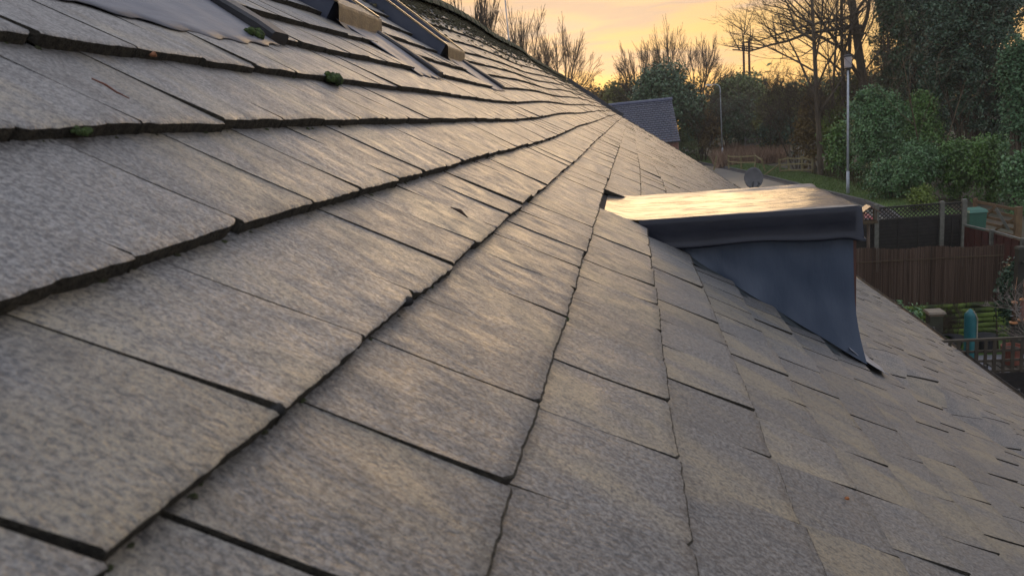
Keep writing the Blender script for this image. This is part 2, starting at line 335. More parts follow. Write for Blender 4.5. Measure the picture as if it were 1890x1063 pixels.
# ridge tiles with moss
mb=MB(); RP=[]
for i in range(int((LEN-UB)/.45)):
    u0=UB+i*.45; 
    for e in (0,1):
        pass
    c0=S(u0,VR,.0)+np.array([-.06,0,0]); c1=S(u0+.445,VR,.0)+np.array([-.06,0,0])
    j=random.uniform(-.008,.008); V=[];F=[]
    for q,(c,r) in enumerate(((c0,.17),(c1,.162))):
        for rr in (r,r-.02):
            for a in range(9):
                an=math.pi*(a/8); V.append((c[0]-rr*1.05*math.cos(an),c[1],c[2]+rr*math.sin(an)*1.0+j-.02))
    for a in range(8):
        F+= [(a,a+1,18+a+1,18+a),(9+a,18+9+a,18+10+a,10+a),(a,9+a,10+a,a+1),(18+a,18+a+1,18+10+a,18+9+a)]
    mb.add(V,F)
M_RIDGE=simple('ridge_tile',(.10,.095,.06),(.03,.042,.016),7,.9,.8,40,lo=.42,hi=.55)
mb.build('ridge_tiles',M_RIDGE,tiles)
# moss band on top two courses
Vm=[];Fm=[];n=0
def tufts(us,vs,sz,seed=1,wo=.0):
    V=[];F=[];b=0; rg=np.random.default_rng(seed)
    for u,v in zip(us,vs):
        s=sz*rg.uniform(.5,1.5); p=S(u,v,wo)
        k=7; ring=[]
        for lv,(r,h) in enumerate(((1,0),(.8,.4),(.35,.62))):
            for a in range(k):
                an=2*math.pi*a/k+lv*.4; q=rg.uniform(.75,1.25)
                V.append(p+UW*(r*s*math.cos(an)*1.3*q)+DW*(r*s*math.sin(an)*q)+NW*(h*s*q))
        for lv in (0,1):
            for a in range(k): F.append((b+lv*k+a,b+lv*k+(a+1)%k,b+(lv+1)*k+(a+1)%k,b+(lv+1)*k+a))
        F.append(tuple(b+2*k+a for a in range(k))); b+=3*k
    return V,F
us=2+(LEN-2)*RNG.random(7000)**1.3; vs=VR-.06+np.abs(RNG.normal(0,.34,7000))
V,F=tufts(us,vs,.022,3,.0); o=mesh_obj('ridge_moss',V,F,simple('ridge_moss_dry',(.075,.062,.028),(.03,.032,.016),30,.95),tiles); tag(o,kind='stuff')
# crumbs of moss and dirt lodged against the course edges
us=[];vs=[]
for i in range(420):
    u=.3+9*random.random()**1.5; k=random.randint(-7,3); us.append(u); vs.append(V0+k*G+random.uniform(-.002,.004))
V,F=tufts(us,vs,.0048,5,-TT); o=mesh_obj('edge_moss',V,F,simple('edge_moss',(.035,.05,.014),(.022,.018,.012),60,.95),tiles); tag(o,kind='stuff')
# verge strip at the far gable
mb=MB()
for i in range(64):
    v0,v1=VR+(VE-VR)*i/64,VR+(VE-VR)*(i+1)/64; th=.20 if v1<V0-.2 else .05
    a=S(LEN+.03,v0,th/2-.04); b=S(LEN+.03,v1,th/2-.04); mb.bar(a,b,.14,th)
mb.build('verge_trim',simple('verge_trim',(.03,.032,.038),(.06,.06,.065),5,.5),house)
# gutter
gx=lambda u:S(u,VE,0.)
V=[];F=[]; us=np.linspace(UB,LEN,90)
prof=[(math.pi+math.pi*a/8) for a in range(9)]
for u in us:
    c=gx(u)+np.array([.045,0,-.03])
    for rr in (.058,.054):
        for an in prof: V.append((c[0]+rr*math.cos(an),c[1],c[2]+rr*math.sin(an)))
for i in range(len(us)-1):
    for q in (0,9):
        for a in range(8): F.append((i*18+q+a,i*18+q+a+1,(i+1)*18+q+a+1,(i+1)*18+q+a))
    F.append((i*18+8,i*18+17,(i+1)*18+17,(i+1)*18+8)); F.append((i*18,i*18+9,(i+1)*18+9,(i+1)*18))
gut=mesh_obj('gutter',V,F,simple('gutter_plastic',(.02,.018,.018),(.05,.045,.04),4,.35),house)
for u in np.arange(.5,LEN,.95):
    c=gx(u)+np.array([.045,0,-.03]); mb=MB(); mb.tube([(c[0]+.068*math.cos(a),c[1],c[2]+.066*math.sin(a)) for a in np.linspace(math.pi*.92,2.08*math.pi,9)],.016,5)
    mb.build('gutter_joint',simple('bracket',(.06,.06,.06),None,4,.5) if 'bracket' not in bpy.data.materials else bpy.data.materials['bracket'],gut)
# walls, rear slope
ex=gx(10)[0]-.35; rx=S(10,VR)[0]-.06; rz=S(10,VR)[2]+.0; ez=gx(10)[2]-.15; bx=2*rx-ex
mb=MB(); y0,y1=UB+.1,LEN-.1
Vw=[(ex,y0,0),(ex,y1,0),(ex,y1,ez),(ex,y0,ez),(bx,y0,0),(bx,y1,0),(bx,y1,ez),(bx,y0,ez),(rx,y0,rz-.3),(rx,y1,rz-.3)]
mb.add(Vw,[(0,1,2,3),(5,4,7,6),(1,5,6,9,2),(4,0,3,8,7)]); mb.build('brick_walls',M_BRICK,house)
bxx=2*rx-gx(10)[0]
mb=MB(); mb.add([(rx-.08,UB,rz),(rx-.08,LEN,rz),(bxx,LEN,gx(10)[2]),(bxx,UB,gx(10)[2]),(rx-.08,UB,rz-.08),(rx-.08,LEN,rz-.08),(bxx,LEN,gx(10)[2]-.08),(bxx,UB,gx(10)[2]-.08)],[(0,1,2,3),(4,7,6,5),(0,3,7,4),(1,5,6,2),(3,2,6,7)])
mb.build('rear_roof_slope',simple('rear_tiles',(.14,.13,.12),(.08,.075,.07),12,.8,.5,40),house)
# skylights
for n,(a,b,c) in enumerate(SKY):
    vt,vb=-3.05,-1.93; pc=Vector(S((a+b)/2,(vt+vb)/2,0))
    def slab(mb,ua,ub,va,vb_,w0,w1,m=0):
        V=[S(u,v,w) for w in (w0,w1) for (u,v) in ((ua,va),(ub,va),(ub,vb_),(ua,vb_))]
        mb.add(V,[(3,2,1,0),(4,5,6,7),(0,1,5,4),(1,2,6,5),(2,3,7,6),(3,0,4,7)],m)
    mb=MB(); r=.075; wt=.095
    slab(mb,a,a+r,vt,vb,-.06,wt); slab(mb,b-r,b,vt,vb,-.06,wt); slab(mb,a+r,b-r,vt,vt+r,-.06,wt); slab(mb,a+r,b-r,vb-r,vb,-.06,wt)
    sk=mb.build('skylight',M_FRAME,house); tag(sk,['roof window at the top left edge of the roof','middle roof window of the row','farthest roof window of the row'][n])
    mb=MB(); slab(mb,a+r,b-r,vt+r,vb-r,.055,.065); mb.build('glass',M_GLASS,sk)
    mb=MB(); M_RAILB=bpy.data.materials.get('bright_rail') or simple('bright_rail',(.35,.26,.15),(.2,.16,.1),10,.3,metal=.7)
    slab(mb,a-.012,a+.03,vt,vb+.012,wt+.002,wt+.014); mb.build('side_rail',M_RAILB,sk); mb=MB(); slab(mb,b-.03,b+.012,vt,vb+.012,wt+.002,wt+.014); mb.build('side_rail',M_RAILB,sk)
    mb=MB(); V=[]; ns=12
    for i in range(ns+1):
        u=a-.01+(b-a+.02)*i/ns
        for (v,w) in ((vb-.12,wt+.004),(vb+.03,wt+.004),(vb+.042,wt-.01),(vb+.085,.005),(vb+.15,-.012)): V.append(S(u,v,w+.002*math.sin(i*2.1)))
    F=[(i*5+j,i*5+j+1,(i+1)*5+j+1,(i+1)*5+j) for i in range(ns) for j in range(4)]
    mb.add(V,F); o=mb.build('bottom_cladding',M_CLAD,sk)
    # apron
    uu=np.linspace(a+(.05 if n==0 else .20),c-.16,26)[:,None]; tt=np.linspace(0,1,14)[None,:]
    vvv=-1.90+(.60+.012*np.sin(uu*31)+.05*(n==0)*np.sin(uu*3+1))*tt; www=.0+(-.016)*tt+.006*np.sin(uu*23+tt*2)*tt*(1-tt)*2+.008*np.exp(-((uu-c+.16)/.05)**2)*(1-tt)
    grid_obj('apron',S(uu+shear(a)*(vvv+1.36)*.5,vvv,www),M_LEAD,sk,thick=.003)
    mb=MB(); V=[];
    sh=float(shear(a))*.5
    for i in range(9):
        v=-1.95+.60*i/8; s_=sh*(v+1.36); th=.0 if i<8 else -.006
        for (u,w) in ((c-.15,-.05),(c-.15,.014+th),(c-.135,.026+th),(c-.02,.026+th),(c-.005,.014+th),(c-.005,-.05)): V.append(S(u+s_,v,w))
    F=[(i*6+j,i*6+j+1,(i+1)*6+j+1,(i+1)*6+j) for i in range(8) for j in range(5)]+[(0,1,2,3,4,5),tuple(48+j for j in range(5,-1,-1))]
    mb.add(V,F); mb.build('gutter_shade',M_BLACK,sk)  # black strip added to stand for the shade in the side gutter
# dormer
YN,YF=4.40,5.42; XF=1.19
mb=MB(); M_CHEEK=simple('slate_blue_membrane',(.026,.044,.078),(.052,.074,.115),3.2,.5,.35,9,ms=(1,1,.35),spec=.5)
ns=40; V=[]
def cheek(y,out):
    V=[]; nj=16
    for i in range(ns+1):
        s_=i/ns
        for j in range(nj+1):
            t=1-j/nj; x=.12+(XF-.12)*s_+.055*s_**7*t**4; yy=y+out*(.016*noise.noise(Vector((x*4,t*3,y)))+.007*noise.noise(Vector((x*13,t*4,y)))+(.02+.075*s_**5)*t**3.5+.012*t**6*math.sin(x*23))
            zb=float(S(yy,(x+ST*HR)/CT,0)[2])-.03*(1-s_**3)+.004; V.append((x,yy,zb+(5.62-zb)*(1-t)))
    F=[(i*(nj+1)+j,(i+1)*(nj+1)+j,(i+1)*(nj+1)+j+1,i*(nj+1)+j+1) for i in range(ns) for j in range(nj)]
    return V,F
V,F=cheek(YN,-1); mb.add(V,F); V,F=cheek(YF,1); mb.add(V,[f[::-1] for f in F])
zf=float(S(YN,(XF+ST*HR)/CT,0)[2])-.06
mb.add([(XF-.02,YN+.002,zf),(XF-.02,YF-.002,zf),(XF-.02,YF-.002,5.62),(XF-.02,YN+.002,5.62)],[(0,1,2,3)])
dorm=mb.build('dormer',M_CHEEK,house,smooth=True); tag(dorm,'small flat roofed dormer clad in dark blue membrane')
mb=MB()
M_BROWN=simple('brown_frame',(.10,.035,.02),(.06,.025,.018),8,.5)
for (y,z,dy,dz) in ((YN+.04,5.24,.07,.62),(YF-.04,5.24,.07,.62),((YN+YF)/2,5.24,.06,.56),((YN+YF)/2,5.52,YF-YN-.16,.06),((YN+YF)/2,4.97,YF-YN-.0,.08)): mb.box((XF+.0,y,z),(.04,dy,dz-.002*dy))
wn=mb.build('window_frame',M_BROWN,dorm)
mb=MB(); mb.box((XF-.008,(YN+YF)/2,5.24),(.012,YF-YN-.1,.5)); mb.build('glass',M_GLASS,wn)
# flat roof, wet, with a rolled edge
def wet_mat():
    m,nt,b=newmat('wet_membrane'); nz=noise_n(nt,7,5,.6,(.5,4,1)); n2=noise_n(nt,26,4,.6,(.35,3,1))
    nt.links.new(mixc(nt,mapr(nt,nz.outputs[0],.4,.6),(.05,.05,.055),(.10,.095,.09)),b.inputs['Base Color'])
    nt.links.new(mapr(nt,n2.outputs[0],.45,.68,.45,.7),b.inputs['Roughness']); nt.links.new(mapr(nt,noise_n(nt,9,6,.7,(.45,3,1)).outputs[0],.52,.60,.60,.10),b.inputs['Coat Weight']); b.inputs['Coat Roughness'].default_value=.10
    b.inputs['Specular IOR Level'].default_value=.2
    bp=nd(nt,'ShaderNodeBump'); bp.inputs['Strength'].default_value=.10; bp.inputs['Distance'].default_value=.006; nt.links.new(n2.outputs[0],bp.inputs['Height']); nt.links.new(bp.outputs[0],b.inputs['Normal'])
    nt.links.new(bp.outputs[0],b.inputs['Coat Normal']); return m
M_WET=wet_mat()
nu,nv=64,40; P=np.zeros((nu,nv,3))
for j in range(nv):
    y=4.335+(5.47-4.335)*j/(nv-1)
    xs=float(S(y,V0+.03,0)[0])-.02
    for i in range(nu):
        t=i/(nu-1); x=xs+(1.212-xs)*t
        z=5.668-.012*t+.045*max(0,1-(x-xs)/.25)**2 +.004*noise.noise(Vector((x*4,y*5,1)))+.0015*noise.noise(Vector((x*9,y*25,4)))
        e=min(1,(y-4.335)/.02); z-=.004*(1-e)**2; e=min(1,(1.212-x)/.02); z-=.004*(1-e)**2
        if j>nv-5: z+=.010*(j-nv+5)/4
        P[i,j]=(x,y,z)
grid_obj('flat_roof',P,M_WET,dorm)
# drip skirt: near side, front, far side
M_SK=simple('fascia_membrane',(.005,.007,.015),(.010,.013,.024),4,.30,.15,9,spec=.35)
path=[(x,4.335,0,-1) for x in np.linspace(.0,1.212,40)]+[(1.212,y,1,0) for y in np.linspace(4.335,5.47,24)]+[(x,5.47,0,1) for x in np.linspace(1.212,.1,14)]
prof=[(-.004,-.003),(.005,-.009),(.009,-.035),(.008,-.09),(.010,-.135),(.014,-.158),(.024,-.168),(.016,-.178),(0,-.176),(-.03,-.17)]
V=[];
for i,(x,y,nx,ny) in enumerate(path):
    zt=5.668-.012*max(0,min(1,x/1.212)); wob=.006*noise.noise(Vector((x*5,y*5,3)))
    cx=max(0,1-abs(i-39.5)/3)
    for j,(o,dz) in enumerate(prof):
        oo=o+wob*(j/9)+.02*cx*(j/9); mx_,my_=(nx,ny)
        if cx>.5: mx_,my_=.75,-.75
        V.append((x+mx_*oo,y+my_*oo,zt+dz*(1+.06*math.sin(x*9+y*7)*(j/9))-(.03*cx if j>4 else 0)))
n=len(prof); F=[(i*n+j,i*n+j+1,(i+1)*n+j+1,(i+1)*n+j) for i in range(len(path)-1) for j in range(n-1)]
mesh_obj('drip_skirt',V,F,M_SK,dorm,smooth=True)
# soakers and front apron
uu=np.linspace(4.24,4.43,6)[:,None]; vvv=np.linspace(.62,1.93,60)[None,:]
st=.02*((((vvv-V0)/G)%1)>.5)
grid_obj('side_flashing',S(uu+st*(uu<4.3),vvv,-.016+.05*np.clip((uu-4.36)/.07,0,1)**2),simple('flashing',(.03,.04,.045),(.05,.06,.065),8,.6),dorm)
uu=np.linspace(4.30,5.46,30)[:,None]; vvv=np.linspace(1.80,2.14,10)[None,:]; s_=(vvv-1.80)/.34
grid_obj('front_apron',S(uu+.1*s_*np.clip((4.75-uu)/.4,0,1),vvv+.03*np.sin(uu*7)*s_,.035*(1-s_)**2+.004+.012*np.exp(-((uu-4.3)/.06)**2)*s_),simple('bright_lead',(.34,.35,.38),(.22,.23,.26),8,.4,.3,14),dorm,thick=.003)
# loose bits on the roof
def moss_clump(u,v,s,label,seed):
    c=Vector(S(u,v,-.01)); rg=random.Random(seed)
    V=[];F=[];b=0
    for q in range(16):
        p=c+Vector(UW)*rg.uniform(-1,1)*s*1.6+Vector(DW)*rg.uniform(-.5,.6)*s+Vector(NW)*rg.uniform(0,.45)*s; r=s*rg.uniform(.35,.65)
        for i in range(6):
            for j in range(10):
                th=math.pi*i/5; ph=2*math.pi*j/10; k=r*rg.uniform(.85,1.15)
                V.append(p+Vector((math.sin(th)*math.cos(ph),math.sin(th)*math.sin(ph),math.cos(th)))*k)
        for i in range(5):
            for j in range(10): F.append((b+i*10+j,b+i*10+(j+1)%10,b+(i+1)*10+(j+1)%10,b+(i+1)*10+j))
        b+=60
    o=mesh_obj('moss_clump',V,F,M_MOSS); tag(o,label,'moss','moss clumps on the roof tiles')
moss_clump(2.85,V0-4*G+.01,.034,'large bright green moss cushion on a tile edge left of the roof windows',1)
moss_clump(2.72,V0-5*G+.02,.026,'green moss tuft at the lower corner of the lead apron at top left',2)
moss_clump(1.13,V0-3*G+.006,.010,'small dark moss tuft under a tile edge near the left side',3)
moss_clump(1.80,V0-0*G+.004,.006,'tiny green moss spot at a tile corner left of the dormer',4)
def bit(name,label,cat,u,v,pts,r,c):
    base=S(u,v,0); P=[base+UW*a+DW*b_+NW*d for a,b_,d in pts]; mb=MB(); mb.tube(P,r,6); o=mb.build(name,simple(name+'_skin',c,None,30,.8),None,True); tag(o,label,cat)
bit('twig','thin reddish twig lying on a tile at upper left','twig',1.32,V0-3*G-.14,[(0,0,.004),(.006,.025,.006),(.006,.05,.005),(.012,.075,.006)],[.0015,.0022,.002,.001],(.16,.05,.025))
bit('dead_leaf','curled brown dead leaf caught under a tile edge at upper left','leaf',1.70,V0-4*G+.012,[(0,0,-.01),(.008,.004,-.004),(.018,.006,-.008)],[.002,.008,.002],(.30,.12,.05))
bit('dead_leaf','small dark curled leaf lying on a tile in the middle of the roof','leaf',2.1,V0-1.45*G,[(0,0,.004),(.008,.03,.008),(.004,.06,.004)],[.001,.006,.001],(.05,.03,.02))
bit('debris_lump','black lump wedged in the tile joint at lower centre','debris',1.285,V0-1*G+.0,[(-.012,-.006,-.012),(0,.0,-.004),(.014,.002,-.01)],[.006,.010,.006],(.008,.008,.008))
bit('debris_lump','black lump wedged in the tile joint at lower left','debris',.755,V0-1*G+.0,[(-.012,-.008,-.014),(0,-.002,-.005),(.012,0,-.012)],[.006,.010,.006],(.008,.008,.008))
bit('dead_leaf','tiny orange leaf scrap on the tiles right of centre','leaf',1.75,.95,[(0,0,0),(.006,.008,.003),(.014,.006,.0)],[.001,.005,.001],(.28,.10,.03))
bit('seed_husk','small black seed husk on the tiles at the lower right','debris',1.27,1.22,[(0,0,0),(.003,.006,.003),(.004,.012,.0)],[.001,.004,.001],(.02,.015,.012))

# ================================================================ ground, road, verge
def sheet(name,pts,z,mat,kind='structure',thick=0):
    mb=MB(); n=len(pts); V=[(x,y,z) for x,y in pts]
    if thick:
        V+=[(x,y,z-thick) for x,y in pts]; F=[tuple(range(n))]+[(i,i+n,(i+1)%n+n,(i+1)%n) for i in range(n)]
    else: F=[tuple(range(n))]
    mb.add(V,F); o=mb.build(name,mat); o['kind']=kind; return o
gm=simple('field_soil_grass',(.04,.042,.02),(.065,.048,.03),.6,.95,.5,3)
g=168; sheet('ground',[(-g,-g),(g,-g),(g,g),(-g,g)],0,gm)
kerb=[(11.9,36),(12.3,40),(12.25,43.4),(11.9,46.2),(11.35,50),(10.9,54),(10.3,59),(9.6,64),(8.7,70),(7.6,76),(6.2,83),(4.4,90),(2,98),(-1,106),(-5,115)]
def offs(c,d):
    o=[]
    for i,p in enumerate(c):
        a=Vector(c[max(i-1,0)]);b=Vector(c[min(i+1,len(c)-1)]); t=(b-a).normalized(); n=Vector((t.y,-t.x)); o.append((p[0]+n.x*d,p[1]+n.y*d))
    return o
M_ASPH=simple('wet_asphalt',(.20,.19,.175),(.27,.25,.215),.6,.28,.25,60,spec=.6)
def strip(name,a,b,za,mat,zb=None,kind='structure',side=None):
    V=[(x,y,za) for x,y in a]+[(x,y,za if zb is None else zb) for x,y in b]; n=len(a); F=[(i,i+1,n+i+1,n+i)[::-1] for i in range(n-1)]
    if side: # vertical face at a
        V+=[(x,y,side) for x,y in a]; F+=[(i,i+1,2*n+i+1,2*n+i) for i in range(n-1)]
    o=mesh_obj(name,V,F,mat); o['kind']=kind; return o
strip('road',offs(kerb,-7.5),offs(kerb,-.42),.012,M_ASPH)
strip('road_gutter',offs(kerb,-.42),kerb,.016,simple('wet_gutter_setts',(.03,.03,.034),(.045,.045,.05),6,.6))
strip('kerb',kerb,offs(kerb,.16),.15,simple('kerb_stone',(.13,.13,.13),(.08,.08,.08),5,.8),side=.01)
verge=offs(kerb,.16); vb_=offs(kerb,2.4); 
M_GRASS=simple('mown_grass',(.075,.13,.022),(.045,.085,.018),1.3,.9,.6,30)
strip('grass_verge',verge,vb_,.148,M_GRASS,zb=.30)
# grass blades along the verge and rough bank
def blades(name,pts,h,w_,mat,label=None,seed=0,lean=.35):
    rg=np.random.default_rng(seed); n=len(pts); p=np.asarray(pts,float); a=rg.uniform(0,6.28,n); dx=np.stack([np.cos(a),np.sin(a),0*a],1)*w_/2
    hh=h*rg.uniform(.5,1.3,n); tip=p+np.stack([rg.normal(0,lean,n)*hh,rg.normal(0,lean,n)*hh,hh],1)
    V=np.stack([p-dx,p+dx,tip],1).reshape(-1,3); F=np.arange(3*n).reshape(n,3); c=np.repeat(rg.random((n,3)),3,0)
    o=mesh_obj(name,V,F,mat,None,None,False,None,c); o['kind']='stuff'; return o
def rand_on_strip(a,b,za,zb,n,seed):
    rg=np.random.default_rng(seed); a=np.array(a);b=np.array(b); t=rg.random(n)**.7*(len(a)-1.001); t=(len(a)-1.001)-t; t=(len(a)-1.001)-t; i=t.astype(int); f=(t-i)[:,None]; s=rg.random(n)[:,None]
    A=a[i]*(1-f)+a[i+1]*f; B=b[i]*(1-f)+b[i+1]*f; P=A*(1-s)+B*s; return np.concatenate([P,za*(1-s)+zb*s],1)
M_BLADE=leaf_mat('grass_blade',(.05,.09,.018),(.085,.14,.03),(.13,.15,.05),.7,.2)
blades('verge_grass',rand_on_strip(verge,vb_,.14,.29,26000,1),.09,.03,M_BLADE,seed=2)
M_DRY=leaf_mat('dry_bracken',(.15,.095,.065),(.27,.18,.125),(.36,.26,.18),.9,.1)
# ================================================================ foliage makers
def leaves(lobes,n,size,seed,fill=.35,drop=.35,flat=.0,asp=.5):
    """leaf quads over ellipsoid lobes, with holes and clumps"""
    rg=np.random.default_rng(seed); L_=np.array(lobes,float); wt=(L_[:,3]*L_[:,4]+L_[:,3]*L_[:,5]+L_[:,4]*L_[:,5]); wt/=wt.sum()
    # clumps first
    nc=max(60,n//42); li=rg.choice(len(L_),nc,p=wt); d=rg.normal(size=(nc,3)); d/=np.linalg.norm(d,axis=1)[:,None]; d[:,2]=np.where(rg.random(nc)<.6,np.abs(d[:,2]),d[:,2])
    r=1-fill*rg.random(nc)**1.5+rg.normal(0,.05,nc); C=L_[li,:3]+d*L_[li,3:6]*r[:,None]
    cs=rg.uniform(.5,1.5,nc)*size*2.6; ct=rg.random(nc)
    ci=rg.integers(0,nc,n); off=rg.normal(size=(n,3))*cs[ci][:,None]*.8; P=C[ci]+off
    nrm=d[ci]*.7+rg.normal(size=(n,3))*.75; nrm[:,2]+=.4; nrm/=np.linalg.norm(nrm,axis=1)[:,None]
    t=rg.normal(size=(n,3)); t-=nrm*(t*nrm).sum(1)[:,None]; t/=np.linalg.norm(t,axis=1)[:,None]; b=np.cross(nrm,t)
    s=size*rg.uniform(.6,1.4,n)[:,None]
    V=np.stack([P-t*s,P+b*s*asp+nrm*s*.12,P+t*s,P-b*s*asp+nrm*s*.12],1).reshape(-1,3)
    V[:,2]=np.maximum(V[:,2],.02)
    tone=np.clip(ct[ci]*.65+rg.random(n)*.35,0,1); c=np.repeat(np.stack([tone,tone,tone],1),4,0)
    F=np.arange(4*n).reshape(n,4); return V,F,c
def stems(mb,base,lobes,n,r,seed):
    rg=random.Random(seed)
    for i in range(n):
        l=rg.choice(lobes); a=Vector(base)+Vector((rg.uniform(-.3,.3),rg.uniform(-.3,.3),0)); b=Vector(l[:3])+Vector((rg.uniform(-1,1)*l[3]*.6,rg.uniform(-1,1)*l[4]*.6,rg.uniform(-.3,.8)*l[5]))
        m_=(a+b)/2+Vector((rg.uniform(-.3,.3),rg.uniform(-.3,.3),.3)); mb.tube([a,m_,b],[r,r*.7,r*.25],5)
def bush(name,lobes,n,size,mat,label,cat,group=None,seed=0,stem=6,sr=.05,stemname='stem',barkm=None,fill=.35,asp=.5):
    bx=sum(l[0] for l in lobes)/len(lobes); by=sum(l[1] for l in lobes)/len(lobes)
    t=thing(name,(bx,by,0),label,cat,group); V,F,c=leaves(lobes,n,size,seed,fill,asp=asp); mesh_obj('foliage',V,F,mat,t,None,False,None,c)
    mb=MB(); stems(mb,(bx,by,0),lobes,stem,sr,seed); mb.build(stemname,barkm or M_BARK,t); return t
def lobes_px(cx,top,base,wpx,Y,zb=0,n=5,seed=0,dy=None,sq=.5):
    """lobes filling a mass whose outline is about this wide and high at distance Y"""
    rg=random.Random(seed*13+5); x,_,zt=at_y(cx,top,Y); x0=at_y(cx-wpx/2,top,Y)[0]; x1=at_y(cx+wpx/2,top,Y)[0]; hw=(x1-x0)/2; dy=dy or hw*.8
    Ls=[(x,Y,zt*.45,hw*.85,dy,zt*.46)]
    for i in range(n):
        a=rg.uniform(-1,1); z=rg.uniform(.3,.80)*zt; rr=rg.uniform(.35,.6)
        Ls.append((x+a*hw*.55,Y+rg.uniform(-.6,.4)*dy,z,hw*rr,dy*rr,min(zt*.3,zt-z)*rg.uniform(.8,1.05)))
    Ls.append((x+rg.uniform(-.2,.2)*hw,Y,zt*.80,hw*sq,dy*sq,zt*.2)); return Ls
LM=dict(
 laurel=leaf_mat('laurel_leaf',(0.030,0.072,0.025),(0.088,0.194,0.064),(0.134,0.254,0.092),.38,.6),
 laurel2=leaf_mat('green_leaf',(0.032,0.072,0.016),(0.093,0.194,0.037),(0.129,0.236,0.047),.42,.5),
 yellow=leaf_mat('yellow_green_leaf',(0.050,0.083,0.012),(0.130,0.188,0.026),(0.161,0.215,0.034),.5,.4),
 ivy=leaf_mat('ivy_leaf',(0.025,0.050,0.022),(0.066,0.123,0.054),(0.092,0.152,0.068),.42,.5),
 dark=leaf_mat('dark_evergreen_leaf',(0.013,0.031,0.016),(0.039,0.083,0.042),(0.055,0.107,0.055),.45,.5),
 blue=leaf_mat('cypress_leaf',(0.026,0.066,0.029),(0.074,0.153,0.069),(0.095,0.183,0.083),.55,.3),
 scrub=leaf_mat('olive_scrub_leaf',(0.064,0.077,0.024),(0.156,0.171,0.053),(0.204,0.206,0.069),.8,.2),
 brown=leaf_mat('brown_twig_scrub',(0.079,0.057,0.024),(0.193,0.140,0.059),(0.249,0.185,0.081),.9,.1),
 hedge=leaf_mat('grey_green_leaf',(0.058,0.080,0.030),(0.151,0.191,0.076),(0.193,0.234,0.096),.7,.3))
# ---------------------------------------------------------------- bare trees
def bare_tree(mb,base,height,spread,seed,trunk_r=.22,levels=4,fork=.22,lean=(0,0),kids=(9,7,6,5),minr=.012,up=.25,first=.25):
    rg=random.Random(seed); CNT=[0]
    def grow(p,d,ln,r,lv):
        n=5 if lv==0 else (4 if lv<3 else 2); pts=[p]; rads=[r]; q=p.copy(); dd=d.copy()
        for i in range(n):
            dd=(dd+Vector((rg.gauss(0,1),rg.gauss(0,1),rg.gauss(0,.7)))*(.018 if lv==0 else .10)+Vector((0,0,up*(.10 if lv else .0)))).normalized()
            q=q+dd*ln/n; pts.append(q.copy()); rads.append(max(minr*.7,r*(1-(.75 if lv else .6)*(i+1)/n)))
        mb.tube(pts,rads,7 if lv==0 else (5 if lv==1 else 3),cap=False); CNT[0]+=1
        if lv>=levels: return
        for k in range(kids[lv]):
            f=first+(1-first)*((k+rg.random())/kids[lv]) if lv==0 else .2+.8*((k+rg.random())/kids[lv])
            i=min(int(f*n),n-1); g=f*n-i; s=pts[i].lerp(pts[i+1],g); bd=(pts[i+1]-pts[i]).normalized()
            a=rg.uniform(0,6.283); side=Vector((math.cos(a),math.sin(a),rg.uniform(-.1,.35))); side=(side-bd*side.dot(bd)).normalized()
            ang=rg.uniform(.38,.9)*(1. if lv else spread); nd_=(bd*math.cos(ang)+side*math.sin(ang)).normalized()
            l2=ln*(rg.uniform(.42,.62) if lv else rg.uniform(.45,.62))*(1.15-.45*f); r2=max(minr,(rads[i]*(1-g)+rads[i+1]*g)*rg.uniform(.42,.62))
            grow(s,nd_,l2,r2,lv+1)
    grow(Vector(base),Vector((lean[0],lean[1],1)).normalized(),height*.86,trunk_r,0); return CNT[0]
def multi_tree(name,x,Y,height,seed,label,group,stemsn=3,spread=.9,tr=.2,mat=None,kids=(8,6,5,4),minr=.009,sp=1.0,lean=0):
    t=thing(name,(x,Y,0),label,'tree',group); rg=random.Random(seed); mb=MB()
    for s in range(stemsn):
        a=6.28*s/stemsn+rg.random(); l=.0 if stemsn==1 else .32*sp
        bare_tree(mb,(x+.3*math.cos(a),Y+.3*math.sin(a),0),height*rg.uniform(.8,1.0),spread,seed*10+s,tr,4,kids=kids,minr=minr,lean=(l*math.cos(a)+lean,l*math.sin(a)),up=.5)
    mb.build('branches',mat or M_TWIG,t); return t
